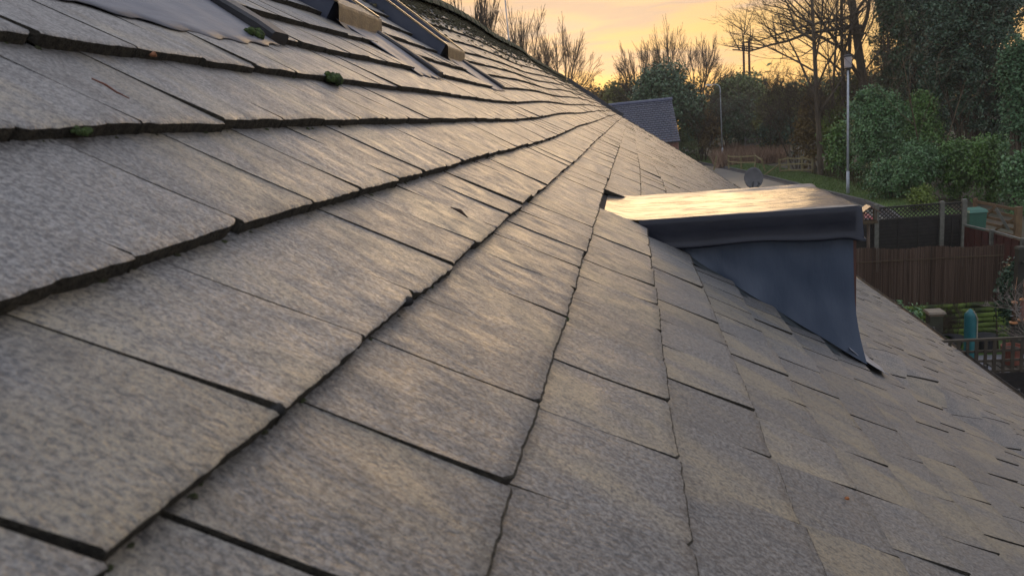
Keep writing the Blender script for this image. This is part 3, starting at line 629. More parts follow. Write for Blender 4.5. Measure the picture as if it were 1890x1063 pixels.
# ---------------------------------------------------------------- background masses, far to near
# far woodland band on the horizon
lob=[]
for i in range(70):
    px=700+i*18; Y=random.uniform(125,150); x=at_y(px,170,Y)[0]; zt=random.uniform(6.8,8.4)*(1+.1*math.sin(i*.7)); lob.append((x,Y,zt*.5,3.2,3,zt*.5))
V,F,c=leaves(lob,30000,.42,91,.3); o=mesh_obj('distant_woodland',V,F,LM['hedge'],None,None,False,None,c); o['kind']='stuff'
o=sheet('field',[(-60,118),(90,118),(90,166),(-60,166)],.05,simple('far_field',(.05,.055,.025),(.07,.06,.04),.2,.95))
def fan_tree(px,top,Y,wpx,seed,label,stems_=3,depth=8,r0=.17):
    """domed winter crown: every branch forks again and again into fine upright twigs"""
    x=at_y(px,170,Y)[0]; H_=at_y(px,top,Y)[2]; hw=wpx/FP*Y/2; rg=random.Random(seed); mb=MB(); zf=H_*.45; rz=H_-zf
    V3=lambda a,b,c: Vector((a,b,c)); G3=lambda: V3(rg.gauss(0,1),rg.gauss(0,1),rg.gauss(0,1))
    def put(pts,r0_,r1_,sides):
        mb.tube([V3(x+p.x*hw,Y+p.y*hw,zf+p.z*rz) for p in pts],[r0_,(r0_+r1_)/2,r1_],sides,cap=False)
    def go(p,d,left,r,lv):                        # left = distance still to grow to the outside of the crown
        ln=left*rg.uniform(.26,.40) if lv<5 else left*.8
        q=p+d*ln; m_=(p+q)/2+G3()*ln*.05; r1=max(.007,r*.78); put([p,m_,q],r,r1,5 if lv<2 else 3)
        if lv>=7 or left<.03: return
        out=(q+V3(0,0,.12)).normalized()
        go(q,(d*.8+out*.2+G3()*.13).normalized(),left-ln,r1,lv+1)
        for k in range(2 if lv<5 else 1):
            sd_=G3(); sd_=(sd_-d*sd_.dot(d)).normalized(); an=rg.uniform(.35,.75)
            go(q if k else m_,(d*math.cos(an)+sd_*math.sin(an)+out*.15).normalized(),(left-ln*(1 if k else .5))*rg.uniform(.6,.95),max(.008,r*rg.uniform(.45,.65)),lv+1)
    for s_ in range(stems_):
        a=6.283*s_/stems_+rg.random(); b0=V3(.15*math.cos(a)/stems_,.15*math.sin(a)/stems_,-zf/rz); fk=V3(.10*math.cos(a)*(stems_>1),.10*math.sin(a)*(stems_>1),rg.uniform(-.05,.08)); put([b0,(b0+fk)/2,fk],r0,r0*.8,7)
        n=max(4,16//stems_)
        for k in range(n):
            an=a+rg.uniform(-1.2,1.2) if stems_>1 else rg.uniform(0,6.28); el=-.1+1.5*((k+rg.random())/n); go(fk,V3(math.cos(an)*math.cos(el),math.sin(an)*math.cos(el),math.sin(el)),rg.uniform(.9,1.04),r0*.42,1)
    t=thing('bare_tree',(x,Y,0),label,'tree',GT); mb.build('branches',M_TWIG,t); return t
GT='bare winter trees against the sunset'
fan_tree(868,-70,62,190,11,'bare tree with the thickest trunk behind the ridge, leftmost of the trees',2,8,.24)
fan_tree(965,-8,74,190,12,'tall bare tree just right of the thin mast behind the ridge',3)
fan_tree(1035,34,78,170,13,'rounded bare tree at the low end of the ridge, left of the gap of sky',4)
fan_tree(1180,62,92,120,14,'bare tree left of the ivy covered mound, first right of the gap of sky',3)
fan_tree(1236,32,92,160,15,'tallest bare tree of the rounded group above the ivy covered mound',4)
fan_tree(1290,54,95,140,16,'bare tree on the right side of the rounded group, left of the double pole',3)
fan_tree(1415,128,100,90,17,'low bare tree on the skyline just right of the double pole',3,7)
fan_tree(1340,118,104,80,18,'low bare tree on the skyline just left of the double pole',3,7)
# ivy on the leftmost trunk
x=at_y(872,20,62)[0]
# right hand tall trees
def trunk_tree(px_b,y_b,px_t,Y,seed,h,tr,label,kids=(9,6,5,3),mat=None,minr=.008,spread=1.1,first=.3,extra=None,ivy=None):
    b=at_y(px_b,y_b,Y); tt=at_y(px_t,-20,Y); x0=b[0]; dx=(tt[0]-x0)/max(.1,(tt[2]))
    t=thing('tall_bare_tree',(x0,Y,0),label,'tree',GT); mb=MB(); bare_tree(mb,(x0,Y,0),h,spread,seed,tr,4,kids=kids,minr=minr,lean=(dx,0),first=first)
    if extra:
        for pl,r in extra:
            pts=[Vector(at_y(a,b_,Y-.3*i)) for i,(a,b_) in enumerate(pl)]; mb.tube(pts,[r*(1-.75*i/(len(pts)-1)) for i in range(len(pts))],6,cap=False)
            for i in range(1,len(pts)):
                for q in range(3):
                    s=pts[i-1].lerp(pts[i],random.random()); a=random.uniform(0,6.28); 
                    sub=Vector((math.cos(a)*.6-.5,math.sin(a)*.5,random.uniform(-.3,1))).normalized()
                    bare_tree(mb,s,random.uniform(1.6,3.2),1.1,seed*7+i*5+q,r*.3,3,kids=(5,4,2),minr=minr,lean=(sub.x/max(.25,abs(sub.z)),sub.y),first=.1)
    mb.build('branches',mat or M_BARK,t); return t
trunk_tree(1515,325,1497,57,21,17,.21,'tall slender bare tree with pale trunk left of the lamp post with lantern',kids=(12,6,4,3),
  extra=[([(1500,45),(1470,30),(1440,-10)],.1),([(1503,75),(1470,55),(1450,0)],.13)])
trunk_tree(1528,300,1545,60,22,16,.13,'thin bare sapling close right of the pale trunked tree',kids=(8,6,5,4))
trunk_tree(1560,300,1537,61,23,18,.2,'bare trunk leaning left, just left of the lantern post',kids=(8,5,4,3))
trunk_tree(1568,300,1553,64,24,19,.2,'straight bare trunk directly behind the lantern',kids=(8,5,4,3))
trunk_tree(1622,300,1580,60,25,20,.42,'thickest bare trunk with a long low limb reaching left, right of the lantern',kids=(8,5,5,3),
  extra=[([(1590,50),(1560,52),(1520,58),(1490,62),(1455,76),(1420,84),(1385,95),(1352,92)],.17),([(1592,20),(1550,38),(1500,45),(1450,60),(1400,76),(1370,72)],.11),([(1598,62),(1545,66),(1515,80),(1480,104),(1440,108)],.09)])
# masses: (name,px,top,base,w,Y,n,size,mat,label)
GM='shrubs and trees behind the road'
MASS=[
 ('ivy_thicket',1228,116,0,150,82,20000,.17,'ivy','tall dark ivy covered thicket behind the slate roofed building',5,1),
 ('scrub',1150,148,0,110,96,9000,.22,'scrub','low brownish scrub left of the ivy covered thicket',4,2),
 ('scrub',1105,160,0,90,110,5000,.25,'brown','farthest brown scrub at the end of the ridge',4,3),
 ('ivy_thicket',1365,140,0,130,92,16000,.18,'hedge','grey green ivy covered thicket behind the plain street lamp',5,4),
 ('dark_shrub',1352,182,0,110,85,11000,.14,'ivy','dark rounded evergreen shrub right of the plain street lamp',5,5),
 ('brown_scrub',1292,190,0,80,83,9000,.11,'brown','tall brown twiggy scrub between the slate building and the plain street lamp',4,6),
 ('brown_scrub',1265,238,0,60,82,5000,.10,'hedge','low grey scrub at the corner of the slate building',3,7),
 ('olive_scrub',1445,160,0,130,79,15000,.13,'scrub','olive brown scrub left of the tall pale trunk',5,8),
 ('dark_shrub',1440,200,0,80,77,7000,.12,'dark','dark gap filling shrub behind the post and rail fence',4,9),
 ('olive_scrub',1505,172,0,90,64,9000,.12,'brown','brown scrub around the foot of the tall pale trunk',4,10),
 ('yellow_shrub',1537,205,0,46,58,4200,.10,'yellow','small yellow green shrub left of the lantern post',3,11),
 ('dark_shrub',1550,235,0,50,54,5200,.10,'laurel2','green shrub low beside the foot of the lantern post',3,12),
 ('olive_scrub',1590,135,0,130,62,14000,.13,'scrub','olive scrub in front of the bare trunks right of the lantern',5,13),
 ('laurel_bush',1618,162,0,118,47,34000,.07,'laurel','largest glossy laurel bush right of the lantern post',13,14),
 ('laurel_bush',1700,170,0,90,49,20000,.07,'laurel2','taller green laurel behind the glossy laurel bush',9,15),
 ('laurel_bush',1690,262,0,105,42,22000,.062,'laurel','blue green laurel bush just behind the dark fence',10,16),
 ('laurel_bush',1640,300,0,80,43,10000,.07,'laurel','low laurel at the left end of the dark fence',5,17),
 ('laurel_bush',1770,262,0,100,42,14000,.075,'laurel2','green bush behind the corner post of the dark fence',6,18),
 ('laurel_bush',1830,250,0,90,40,13000,.075,'laurel2','mid green bush above the wooden gate',6,19),
 ('laurel_bush',1884,290,0,60,36,9000,.07,'laurel','bluish bush at the right edge above the gate',5,20),
 ('yellow_shrub',1700,345,0,50,38,3500,.06,'yellow','small bright yellow green bush above the dark lattice fence',4,21),
 ('evergreen_tree',1805,-190,0,200,50,110000,.09,'dark','big dark evergreen tree filling the upper right corner',9,22),
 ('evergreen_tree',1700,-120,0,120,60,60000,.11,'dark','ivy clad evergreen between the thick bare trunk and the big dark evergreen',8,23),
 ('evergreen_tree',1650,-60,0,70,58,30000,.10,'ivy','narrow ivy clad evergreen just right of the thick bare trunk',8,28),
 ('evergreen_tree',1745,-160,0,130,66,50000,.11,'ivy','evergreen filling the gap behind the big dark evergreen',8,29),
 ('cypress_tree',1888,60,0,64,38,16000,.08,'blue','pale blue green cypress at the right edge',5,24),
]
for (nm,px,top,_,wd,Y,n,sz,mt,lab,nl,sd) in MASS:
    lb=lobes_px(px,top,0,wd,Y,0,nl,sd,sq=.55)
    if nm=='evergreen_tree':      # open crown: separate masses on limbs, sky between them
        x,_,zt=at_y(px,top,Y); hw=(at_y(px+wd/2,top,Y)[0]-at_y(px-wd/2,top,Y)[0])/2; rg=random.Random(sd); lb=[]
        for i in range(52):
            z=zt*rg.uniform(.10,.97); lb.append((x+rg.uniform(-.85,.85)*hw*(1-.3*z/zt),Y+rg.uniform(-.6,.6)*hw,z,hw*rg.uniform(.28,.5),hw*rg.uniform(.28,.5),rg.uniform(.8,1.7)))
    cat={'evergreen_tree':'tree','cypress_tree':'tree'}.get(nm,'shrub')
    tree=cat=='tree'
    bush(nm,lb,n,sz,LM[mt],lab,cat,GM,sd,12 if tree else 7,.12 if tree else .04,'branches' if tree else 'stem',fill=.5 if tree else .35)
    if tree:
        tt=bpy.data.objects[-1] if False else None
for nm,px,Y,h,r in (('evergreen_tree',1805,50,12,.35),('evergreen_tree',1700,60,14,.4)): pass
# fine bare scrub tops that break the outline of the masses
for i,(px,Y,h,sd,lab) in enumerate([(1292,82,6.6,41,'wispy bare shrub in front of the brown scrub by the plain street lamp'),(1420,77,7.8,42,'wispy bare shrub behind the middle of the post and rail fence'),(1470,66,8.2,43,'wispy bare shrub left of the pale trunk'),(1560,58,8.8,44,'wispy bare shrub behind the lantern post'),(1345,86,8.2,45,'wispy bare growth above the grey green thicket'),(1180,94,8.3,46,'wispy bare growth above the low scrub'),(1650,57,12,47,'leaning bare branches among the evergreens right of the thick trunk'),(1722,47,11,48,'pale bare branches hanging in front of the big dark evergreen')]):
    multi_tree('bare_shrub',at_y(px,200,Y)[0],Y,h,sd,lab,'bare shrubs in the thicket',5 if sd<47 else 2,tr=.05,kids=(7,6,4,3) if sd<47 else (5,4,4,2),minr=.010,sp=1.2,mat=M_WOOD if sd>46 else M_TWIG)
# bracken patch
rg=np.random.default_rng(5); n=9000; px=rg.uniform(1318,1450,n); Yb=rg.uniform(72.5,90,n)
P=np.array([(at_y(a,300,b)[0],b,.05) for a,b in zip(px,Yb)]); blades('dead_bracken',P,1.35,.07,M_DRY,seed=6,lean=.3)
n=7000; px=rg.uniform(1480,1660,n); Yb=rg.uniform(44,60,n); P=np.array([(at_y(a,330,b)[0],b,.05) for a,b in zip(px,Yb)]); P=P[P[:,0]>13.2]; blades('rough_grass',P,.45,.05,leaf_mat('rough_grass_leaf',(.03,.045,.015),(.06,.07,.025),(.11,.09,.05),.9,.1),seed=8,lean=.4)
# ---------------------------------------------------------------- street furniture
def lamp_post(px,yb,Y,top_y,kind,label):
    x,_,_=at_y(px,yb,Y); zt=at_y(px,top_y,Y)[2]; t=thing('street_lamp',(x,Y,0),label,'street lamp','street lamps beside the road')
    mb=MB(); mb.tube([(x,Y,0),(x,Y,1.45)],.09 if kind else .10,12); mb.tube([(x,Y,1.45),(x,Y,1.55)],[.09,.06],12); 
    if kind==0:
        mb.tube([(x,Y,1.5),(x,Y,zt-.8),(x,Y,zt-.45),(x-.10,Y,zt-.2),(x-.35,Y,zt-.06),(x-.7,Y,zt-.02)],[.062,.05,.048,.045,.04,.035],10); mb.build('post',M_GALV,t,True)
        m2=MB(); m2.box((x-1.08,Y,zt-.03),(.75,.26,.12),Matrix.Rotation(.12,3,'Y'),0,.75); hd=m2.build('lamp_head',M_GALV,t)
        m3=MB(); m3.lathe((x-1.1,Y,zt-.20),[(.02,0),(.10,.03),(.13,.12)],12); m3.build('lamp_glass',simple('lamp_glass',(.5,.42,.28),(.4,.36,.28),3,.2),hd)
        m4=MB(); m4.lathe((x-1.15,Y,zt+.04),[(.05,0),(.05,.07),(.02,.09)],10); m4.build('light_sensor',simple('sensor',(.5,.4,.2),None,4,.4),hd)
    else:
        mb.tube([(x,Y,1.5),(x,Y,zt-1.05)],[.075,.055],10); mb.build('post',M_GALV,t,True)
        m2=MB(); m2.lathe((x,Y,zt-1.12),[(.06,0),(.16,.08),(.20,.13),(.20,.16)],16); m2.build('lantern_base',M_BLACK,t)
        m3=MB(); m3.lathe((x,Y,zt-.95),[(.20,0),(.205,.58)],16); m3.build('lantern_glass',simple('frosted_glass',(.34,.31,.32),(.28,.26,.27),3,.35),t)
        m4=MB(); m4.lathe((x,Y,zt-.36),[(.23,0),(.235,.06),(.19,.10),(.05,.13),(.05,.22)],16); m4.build('lantern_cap',M_BLACK,t)
lamp_post(1334,300,79,154,0,'plain grey street lamp with a curved arm, left, beside the bend in the road')
lamp_post(1565,362,46.4,93,1,'grey lamp post topped with a square shouldered lantern')
# double telegraph pole
t=thing('telegraph_pole',(at_y(1376,130,110)[0],110,0),'rust brown double pole joined by a crossbar, on the skyline','pole')
for px,ty in ((1372,77),(1382,73)):
    a=at_y(px+1,150,110); b=at_y(px,ty,110); mb=MB(); mb.tube([(a[0],110,0),(b[0],110,b[2])],[.19,.14],8); mb.build('pole',simple('creosoted_pole',(.085,.03,.018),(.05,.02,.015),5,.9) if 'creosoted_pole' not in bpy.data.materials else bpy.data.materials['creosoted_pole'],t)
a=at_y(1370,80,109.8); b=at_y(1388,75,109.8); mb=MB(); mb.bar(a,b,.14,.16); mb.build('crossbar',bpy.data.materials['creosoted_pole'],t)
for px in (1369.5,1378,1387.5):
    a=at_y(px,80 if px<1380 else 77,109.6); mb=MB(); mb.lathe((a[0],109.6,a[2]-1.1),[(.03,0),(.09,.1),(.09,.25),(.05,.3),(.09,.35),(.09,.5),(.03,.6),(.02,1.0)],8); mb.build('insulator',M_BLACK,t)
# mast behind the ridge
x=at_y(936,40,40)[0]; zt=at_y(936,-30,40)[2]; mb=MB(); mb.tube([(x,40,0),(x,40,zt)],[.05,.03],8); mb.tube([(x-.25,40,zt-.1),(x+.25,40,zt-.1)],.012,5); tag(mb.build('aerial_mast',M_GALV),'thin grey mast rising behind the mossy ridge','mast')
# slate roofed building
Y0,Y1=57.0,61.6; xr=at_y(1240,184,Y1)[0]; zr=at_y(1240,184,Y1)[2]; ze=at_y(1256,260,Y0)[2]; xe=at_y(1256,260,Y0)[0]; xl=xr-12
bt=thing('outbuilding',((xl+xr)/2,Y1,0),'small brick building with a dark slate roof below the thicket','building')
M_SLATE=simple('slate',(.028,.032,.055),(.07,.075,.11),2.4,.45,.3,8,ms=(1,1,3))
V=[];F=[];MIx=[]; rows=19
for i in range(rows):
    t0,t1=i/rows,(i+1)/rows; y0=Y0+(Y1-Y0)*t0-.04; y1=Y0+(Y1-Y0)*t1; z0=ze+(zr-ze)*t0+.05; z1=ze+(zr-ze)*t1; xa0=xe+(xr-xe)*t0; xa1=xe+(xr-xe)*t1
    nx=44
    for j in range(nx):
        o=.5*(i%2); f0=min(1,(j+o)/nx); f1=min(1,(j+1+o)/nx)-.0022; b=len(V); dz=random.uniform(0,.014)
        V+=[(xl+(xa0-xl)*f0,y0,z0+dz),(xl+(xa0-xl)*f1,y0,z0+dz),(xl+(xa1-xl)*f1,y1,z1),(xl+(xa1-xl)*f0,y1,z1),(xl+(xa0-xl)*f0,y0,z0-.03),(xl+(xa0-xl)*f1,y0,z0-.03)]
        F+=[(b,b+1,b+2,b+3),(b+4,b+5,b+1,b)]; MIx+=[0,1]
V_=np.array(V); rf=mesh_obj('slate_roof',V_,F,[M_SLATE,simple('slate_edge',(.26,.27,.31),(.10,.11,.14),9,.5)],bt,MIx)
mb=MB(); mb.tube([(xl,Y1,zr+.02),(xr+.05,Y1,zr+.02)],.16,8); mb.build('ridge',simple('blue_ridge',(.06,.07,.12),(.09,.10,.15),3,.5),rf)
mb=MB(); mb.add([(xl,Y1,zr-.02),(xr,Y1,zr-.02),(xe,2*Y1-Y0,ze),(xl,2*Y1-Y0,ze)],[(0,1,2,3)]); mb.build('rear_slope',M_SLATE,rf)
mb=MB(); yf=Y0+.35; yr=2*Y1-Y0-.35; mb.add([(xl,yf,0),(xe-.12,yf,0),(xe-.12,yf,ze+.2),(xl,yf,ze+.2),(xe-.12,yr,0),(xe-.12,yr,ze+.2),(xr-.15,Y1,zr-.15),(xl,yr,0),(xl,yr,ze+.2)],[(0,1,2,3),(1,4,5,6,2),(4,7,8,5),(7,0,3,8)]); mb.build('brick_walls',M_BRICK,bt)
mb=MB(); mb.tube([(xl,Y0-.08,ze-.02),(xe+.02,Y0-.08,ze-.02)],.06,6); mb.build('gutter',M_BLACK,bt)
# satellite dish on the eaves wall
dx,dyy,dz=at_y(1391,329,24)
t=thing('satellite_dish',(dx,dyy,dz),'grey satellite dish seen from behind beyond the dormer roof','satellite dish')
R=Matrix.Rotation(math.radians(12),3,'Z')@Matrix.Rotation(math.radians(82),3,'X')
mb=MB(); V=[];F=[]; nr=7;na=32
for s in (0,1):
    for i in range(nr+1):
        for k in range(na):
            r=i/nr; p=Vector((r*.30*math.cos(2*math.pi*k/na),r*.335*math.sin(2*math.pi*k/na),-.05*(1-r*r)-.006*s)); V.append(R@p+Vector((dx,dyy,dz)))
for s in (0,1):
    b=s*(nr+1)*na
    for i in range(nr):
        for k in range(na): F.append((b+i*na+k,b+i*na+(k+1)%na,b+(i+1)*na+(k+1)%na,b+(i+1)*na+k))
for k in range(na): b=nr*na; c2=(nr+1)*na+nr*na; F.append((b+k,b+(k+1)%na,c2+(k+1)%na,c2+k))
mb.add(V,F); mb.build('dish',simple('dish_grey',(.11,.11,.115),(.08,.08,.085),6,.5),t,True)
mb=MB(); wx=gx(24)[0]-.3; mb.tube([(dx-.02,dyy-.06,dz-.1),(dx-.06,dyy-.12,dz-.32),(dx-.2,dyy-.12,dz-.36)],.02,6); mb.tube([(dx-.2,dyy-.12,dz-.30),(dx-.2,dyy-.12,1.2),(wx,dyy-.12,1.2)],.022,6); mb.build('mounting_pole',M_BLACK,t)
mb=MB(); a=R@Vector((0,-.33,0))+Vector((dx,dyy,dz)); b=R@Vector((-.0,-.2,.42))+Vector((dx,dyy,dz)); mb.tube([a,b],.012,6); mb.tube([b,b+R@Vector((0,.06,-.06))],.03,8); mb.build('receiver_arm',M_BLACK,t)
# red car, mostly hidden behind the dormer
def car(px,Y,label):
    x=at_y(px,370,Y)[0]; t=thing('parked_car',(x,Y,0),label,'car'); M_RED=simple('red_paint',(.35,.012,.015),(.30,.012,.015),3,.25,coat=1)
    prof=[(-2.0,.35),(-2.05,.65),(-1.95,.95),(-1.70,1.02),(-1.35,1.40),(-.9,1.47),(.2,1.46),(.95,1.02),(1.75,.86),(2.0,.70),(2.05,.40),(1.9,.28),(-1.9,.28)]
    V=[];F=[];n=len(prof); secs=[(-.84,.0),(-.80,1),(.80,1),(.84,0)]
    for (sx_,q) in ((-.78,.96),(-.86,1.0),(.86,1.0),(.78,.96)):
        for (l,z) in prof:
            inn=.17*max(0,(z-1.0)/.45); V.append((x+sx_*(1-inn),Y+l*q,z*(1. if abs(sx_)>.8 else 1.005)))
    for s in range(3):
        for i in range(n): F.append((s*n+i,s*n+(i+1)%n,(s+1)*n+(i+1)%n,(s+1)*n+i))
    F+= [tuple(range(n)),tuple(3*n+i for i in range(n))[::-1]]
    bd=mesh_obj('body',V,F,M_RED,t,None,False)
    for (l0,z0,l1,z1,nm) in ((.98,1.03,.28,1.43,'windscreen'),(-1.72,1.05,-1.40,1.37,'rear_window')):
        o=.014 if l0>0 else -.014
        mb=MB(); mb.add([(x-.72,Y+l0+o,z0+.012),(x+.72,Y+l0+o,z0+.012),(x+.62,Y+l1+o,z1+.012),(x-.62,Y+l1+o,z1+.012)],[(0,1,2,3)]); mb.build(nm,M_GLASS,t)
    for s in (-1,1):
        mb=MB(); mb.add([(x+s*.868*.985,Y-1.45,1.04),(x+s*.868*.985,Y+.82,1.04),(x+s*.868*.86,Y+.18,1.38),(x+s*.868*.86,Y-1.1,1.38)],[(0,1,2,3)]); mb.build('side_window',M_GLASS,t)
        for l in (-1.25,1.28):
            mb=MB(); V=[];F=[]
            for xx,r in ((.62,.31),(.87,.31),(.88,.26)):
                for k in range(18): V.append((x+s*xx,Y+l+r*math.cos(k*math.pi/9),.31+r*math.sin(k*math.pi/9)))
            for q in range(2):
                for k in range(18): F.append((q*18+k,q*18+(k+1)%18,(q+1)*18+(k+1)%18,(q+1)*18+k))
            F.append(tuple(36+k for k in range(18))); mb.add(V,F); wh=mb.build('wheel',M_BLACK,t)
            mb=MB(); mb.add([(x+s*.886,Y+l+.19*math.cos(k*math.pi/8),.31+.19*math.sin(k*math.pi/8)) for k in range(16)],[tuple(range(16))]); mb.build('rim',M_GALV,wh)
        mb=MB(); mb.box((x+s*.66,Y-2.02,.80),(.22,.06,.2)); mb.build('tail_light',simple('tail_lamp',(.4,.02,.02),None,4,.2),t)
        mb=MB(); mb.box((x+s*.64,Y+1.97,.72),(.3,.08,.13)); mb.build('headlight',M_GLASS,t)
        mb=MB(); mb.box((x+s*.95,Y+.75,1.05),(.16,.1,.11),None,0,.8); mb.build('wing_mirror',M_RED,t)
    return t
car(1556,31.0,'red car just showing behind the front corner of the dormer roof')
# ---------------------------------------------------------------- post and rail fence
M_RAIL=simple('mossy_rail',(.30,.26,.12),(.19,.155,.085),4,.9,.4,30)
t=thing('post_and_rail_fence',at_y(1420,320,63)[:2]+(0,),'old leaning post and rail timber fence along the verge','fence')
posts=[(1317,303,70,1.25,.25),(1345,305,70.5,1.15,0),(1368,305,68,1.2,0),(1394,309,66,1.35,0),(1413,313,64,1.1,-.28),(1441,315,62,1.1,-.12),(1457,318,61.5,1.25,-.08),(1481,321,60.5,1.3,-.03),(1500,324,60,1.1,0)]
pp=[]
for px,py,Y,h,ln in posts:
    x=at_y(px,py,Y)[0]; mb=MB(); mb.bar((x,Y,.1),(x+ln*h,Y,.15+h),.13,.13); mb.build('post',M_RAIL,t); pp.append((x,Y,h,ln))
for i in (1,2,3,5,6,7):
    a,b=pp[i],pp[i+1]
    if i==4: continue
    for f in ((.92,.5) if i<5 else (.92,.55,.18)):
        if i==3 and f<.6: continue
        mb=MB(); mb.bar((a[0]+a[3]*a[2]*f,a[1]-.09,.15+a[2]*f),(b[0]+b[3]*b[2]*f,b[1]-.09,.15+b[2]*f*random.uniform(.9,1.03)),.05,.10); mb.build('rail',M_RAIL,t)
for (a,b) in (((pp[3][0],pp[3][1]-.1,.9),(pp[2][0]+.6,pp[3][1]-1,.15)),((pp[3][0],pp[3][1]-.1,1.4),(pp[4][0]-.3,pp[4][1]-.1,1.1)),((pp[5][0]-1.4,pp[5][1]-1,.2),(pp[5][0],pp[5][1]-.1,.9))):
    mb=MB(); mb.bar(a,b,.05,.10); mb.build('loose_rail',M_RAIL,t)
t=thing('field_rail',(at_y(1400,262,80)[0],80,0),'two pale rails of a far field fence behind the bracken','fence')
for yy in (257,266):
    mb=MB(); a=at_y(1373,yy+2,80); b=at_y(1412,yy-2,80); mb.bar(a,b,.05,.12); mb.build('rail',M_CONC,t)
for px in (1376,1410):
    a=at_y(px,260,80.1); mb=MB(); mb.bar((a[0],80.1,0),(a[0],80.1,a[2]+.4),.12,.12); mb.build('post',M_CONC,t)

# ---------------------------------------------------------------- evening haze
mb=MB(); mb.box((0,0,15),(344,344,32)); hz=mb.build('haze',newmat('haze')[0]); hz['kind']='stuff'
hm=bpy.data.materials['haze']; hn=hm.node_tree; hn.nodes.clear(); ho=hn.nodes.new('ShaderNodeOutputMaterial'); hv=hn.nodes.new('ShaderNodeVolumePrincipled')
hv.inputs['Color'].default_value=(.86,.84,.80,1); hv.inputs['Density'].default_value=.0006; hv.inputs['Anisotropy'].default_value=.2; hn.links.new(hv.outputs[0],ho.inputs['Volume'])
# ---------------------------------------------------------------- gardens
patio=sheet('patio',[(4.6,13.2),(11.5,13.2),(11.5,17.6),(4.6,17.6)],.02,simple('paving',(.20,.20,.21),(.14,.14,.15),3,.6,.2,20))
sheet('lawn',[(4.6,17.6),(16,17.6),(16,30.5),(4.6,30.5)],.012,M_GRASS)
sheet('near_garden',[(4.6,-5),(16,-5),(16,13.2),(4.6,13.2)],.012,simple('bare_bed',(.04,.035,.025),(.05,.06,.03),1,.95))
M_DFENCE=simple('dark_stained_board',(.012,.011,.011),(.022,.019,.017),6,.8,.4,30)
M_RFENCE=simple('red_brown_board',(.085,.022,.016),(.055,.018,.014),5,.75,.4,30)
M_CPOST=simple('concrete_post',(.15,.145,.125),(.095,.095,.08),9,.85,.3,50)
YD=26.0
def zt_at(px,py,Y): return at_y(px,py,Y)
def X(px,py,Y): return at_y(px,py,Y)[0]
t=thing('dark_garden_fence',(X(1690,420,YD),YD,0),'dark boarded fence with lattice top between grey concrete posts','fence')
ppx=[(1545,388),(1617,380),(1738,374),(1779,370)]
for (a,ay),(b,by) in zip(ppx[:-1],ppx[1:]):
    xa,_,za=at_y(a,ay+2,YD); xb,_,zb=at_y(b,by+2,YD); xa+=.07; xb-=.07; zt=(za+zb)/2; hl=.46
    mb=MB(); nb=max(2,round((xb-xa)/.6)); z=.05; zz=zt-hl
    while z<zz-.02:
        h=min(.14,zz-z); mb.box(((xa+xb)/2,YD+random.uniform(-.006,.006),z+h/2),(xb-xa,.02,h),Matrix.Rotation(.12,3,'X')); z+=.115
    for i in range(nb+1): mb.box((xa+.02+(xb-xa-.04)*i/nb,YD-.03,zz/2+.02),(.04,.03,zz-.08))
    mb.build('board_panel',M_DFENCE,t)
    mb=MB(); mb.box(((xa+xb)/2,YD,zt-.02),(xb-xa,.06,.045)); mb.box(((xa+xb)/2,YD,zt-hl+.03),(xb-xa,.05,.05)); s=.13; n=int((xb-xa)/s)
    for i in range(-3,n+1):
        for sg in (1,-1):
            x0=xa+i*s; pts=[]
            h=hl-.09; x1=x0+h; 
            if sg<0: x0,x1=x1,x0
            lo,hi=xa,xb; ta=0;tb=1
            def cl(x): return (x-x0)/(x1-x0)
            for lim in (lo,hi):
                q=cl(lim)
                if (x1>x0)==(lim==lo): ta=max(ta,q)
                else: tb=min(tb,q)
            if tb-ta<.05: continue
            zb0=zt-hl+.05; mb.bar((x0+(x1-x0)*ta,YD+.008*sg,zb0+h*ta),(x0+(x1-x0)*tb,YD+.008*sg,zb0+h*tb),.01,.03)
    mb.build('lattice_top',M_DFENCE,t)
for px,py in ppx[1:]:
    x,_,z=at_y(px,py-2,YD); w_=.13 if px!=1779 else .14; mb=MB(); mb.box((x,YD-.04,z/2),(w_,.13,z)); mb.box((x,YD-.04,z+.01),(w_+.01,.14,.02),None,0,.6); mb.build('concrete_post',M_CPOST,t)
# red brown fence coming towards the camera
t=thing('red_garden_fence',(X(1830,430,24),24,0),'low red brown panel fence running from the dark fence corner to the right edge','fence')
A=np.array(at_y(1781,414,25.8)); B=np.array(at_y(1832,425,24.2)); C_=np.array(at_y(1889,441,22.6)); E_=C_+(C_-B)
for a,b in ((A,B),(B,C_),(C_,E_)):
    dv=(b-a); ln=np.linalg.norm(dv[:2]); d=Vector((dv[0],dv[1],0)).normalized(); mb=MB(); n=int(ln/.14)
    for i in range(n):
        f=(i+.5)/n; p=a+dv*f; mb.bar((p[0],p[1],.05),(p[0],p[1],p[2]-.05-random.uniform(0,.01)),.02,.135) if False else mb.box((p[0],p[1],(p[2]-.05)/2),(ln/n*1.04,.02,p[2]-.1),Vector(d).to_track_quat('X','Z').to_matrix())
    for i in range(4):
        f=(i+.5)/4; p=a+dv*f; mb.box((p[0]-d.y*-.02,p[1]-.03,(p[2]-.05)/2),(.045,.04,p[2]-.12),Vector(d).to_track_quat('X','Z').to_matrix())
    mb.build('board_panel',M_RFENCE,t)
    mb=MB(); mb.bar(a+np.array([0,0,-.02]),b+np.array([0,0,-.02]),.07,.035); mb.build('capping_rail',M_CPOST,t)
for p in (B,C_):
    mb=MB(); mb.box((p[0]-.03,p[1]-.05,p[2]/2),(.11,.11,p[2]+.06)); mb.build('concrete_post',M_CPOST,t)
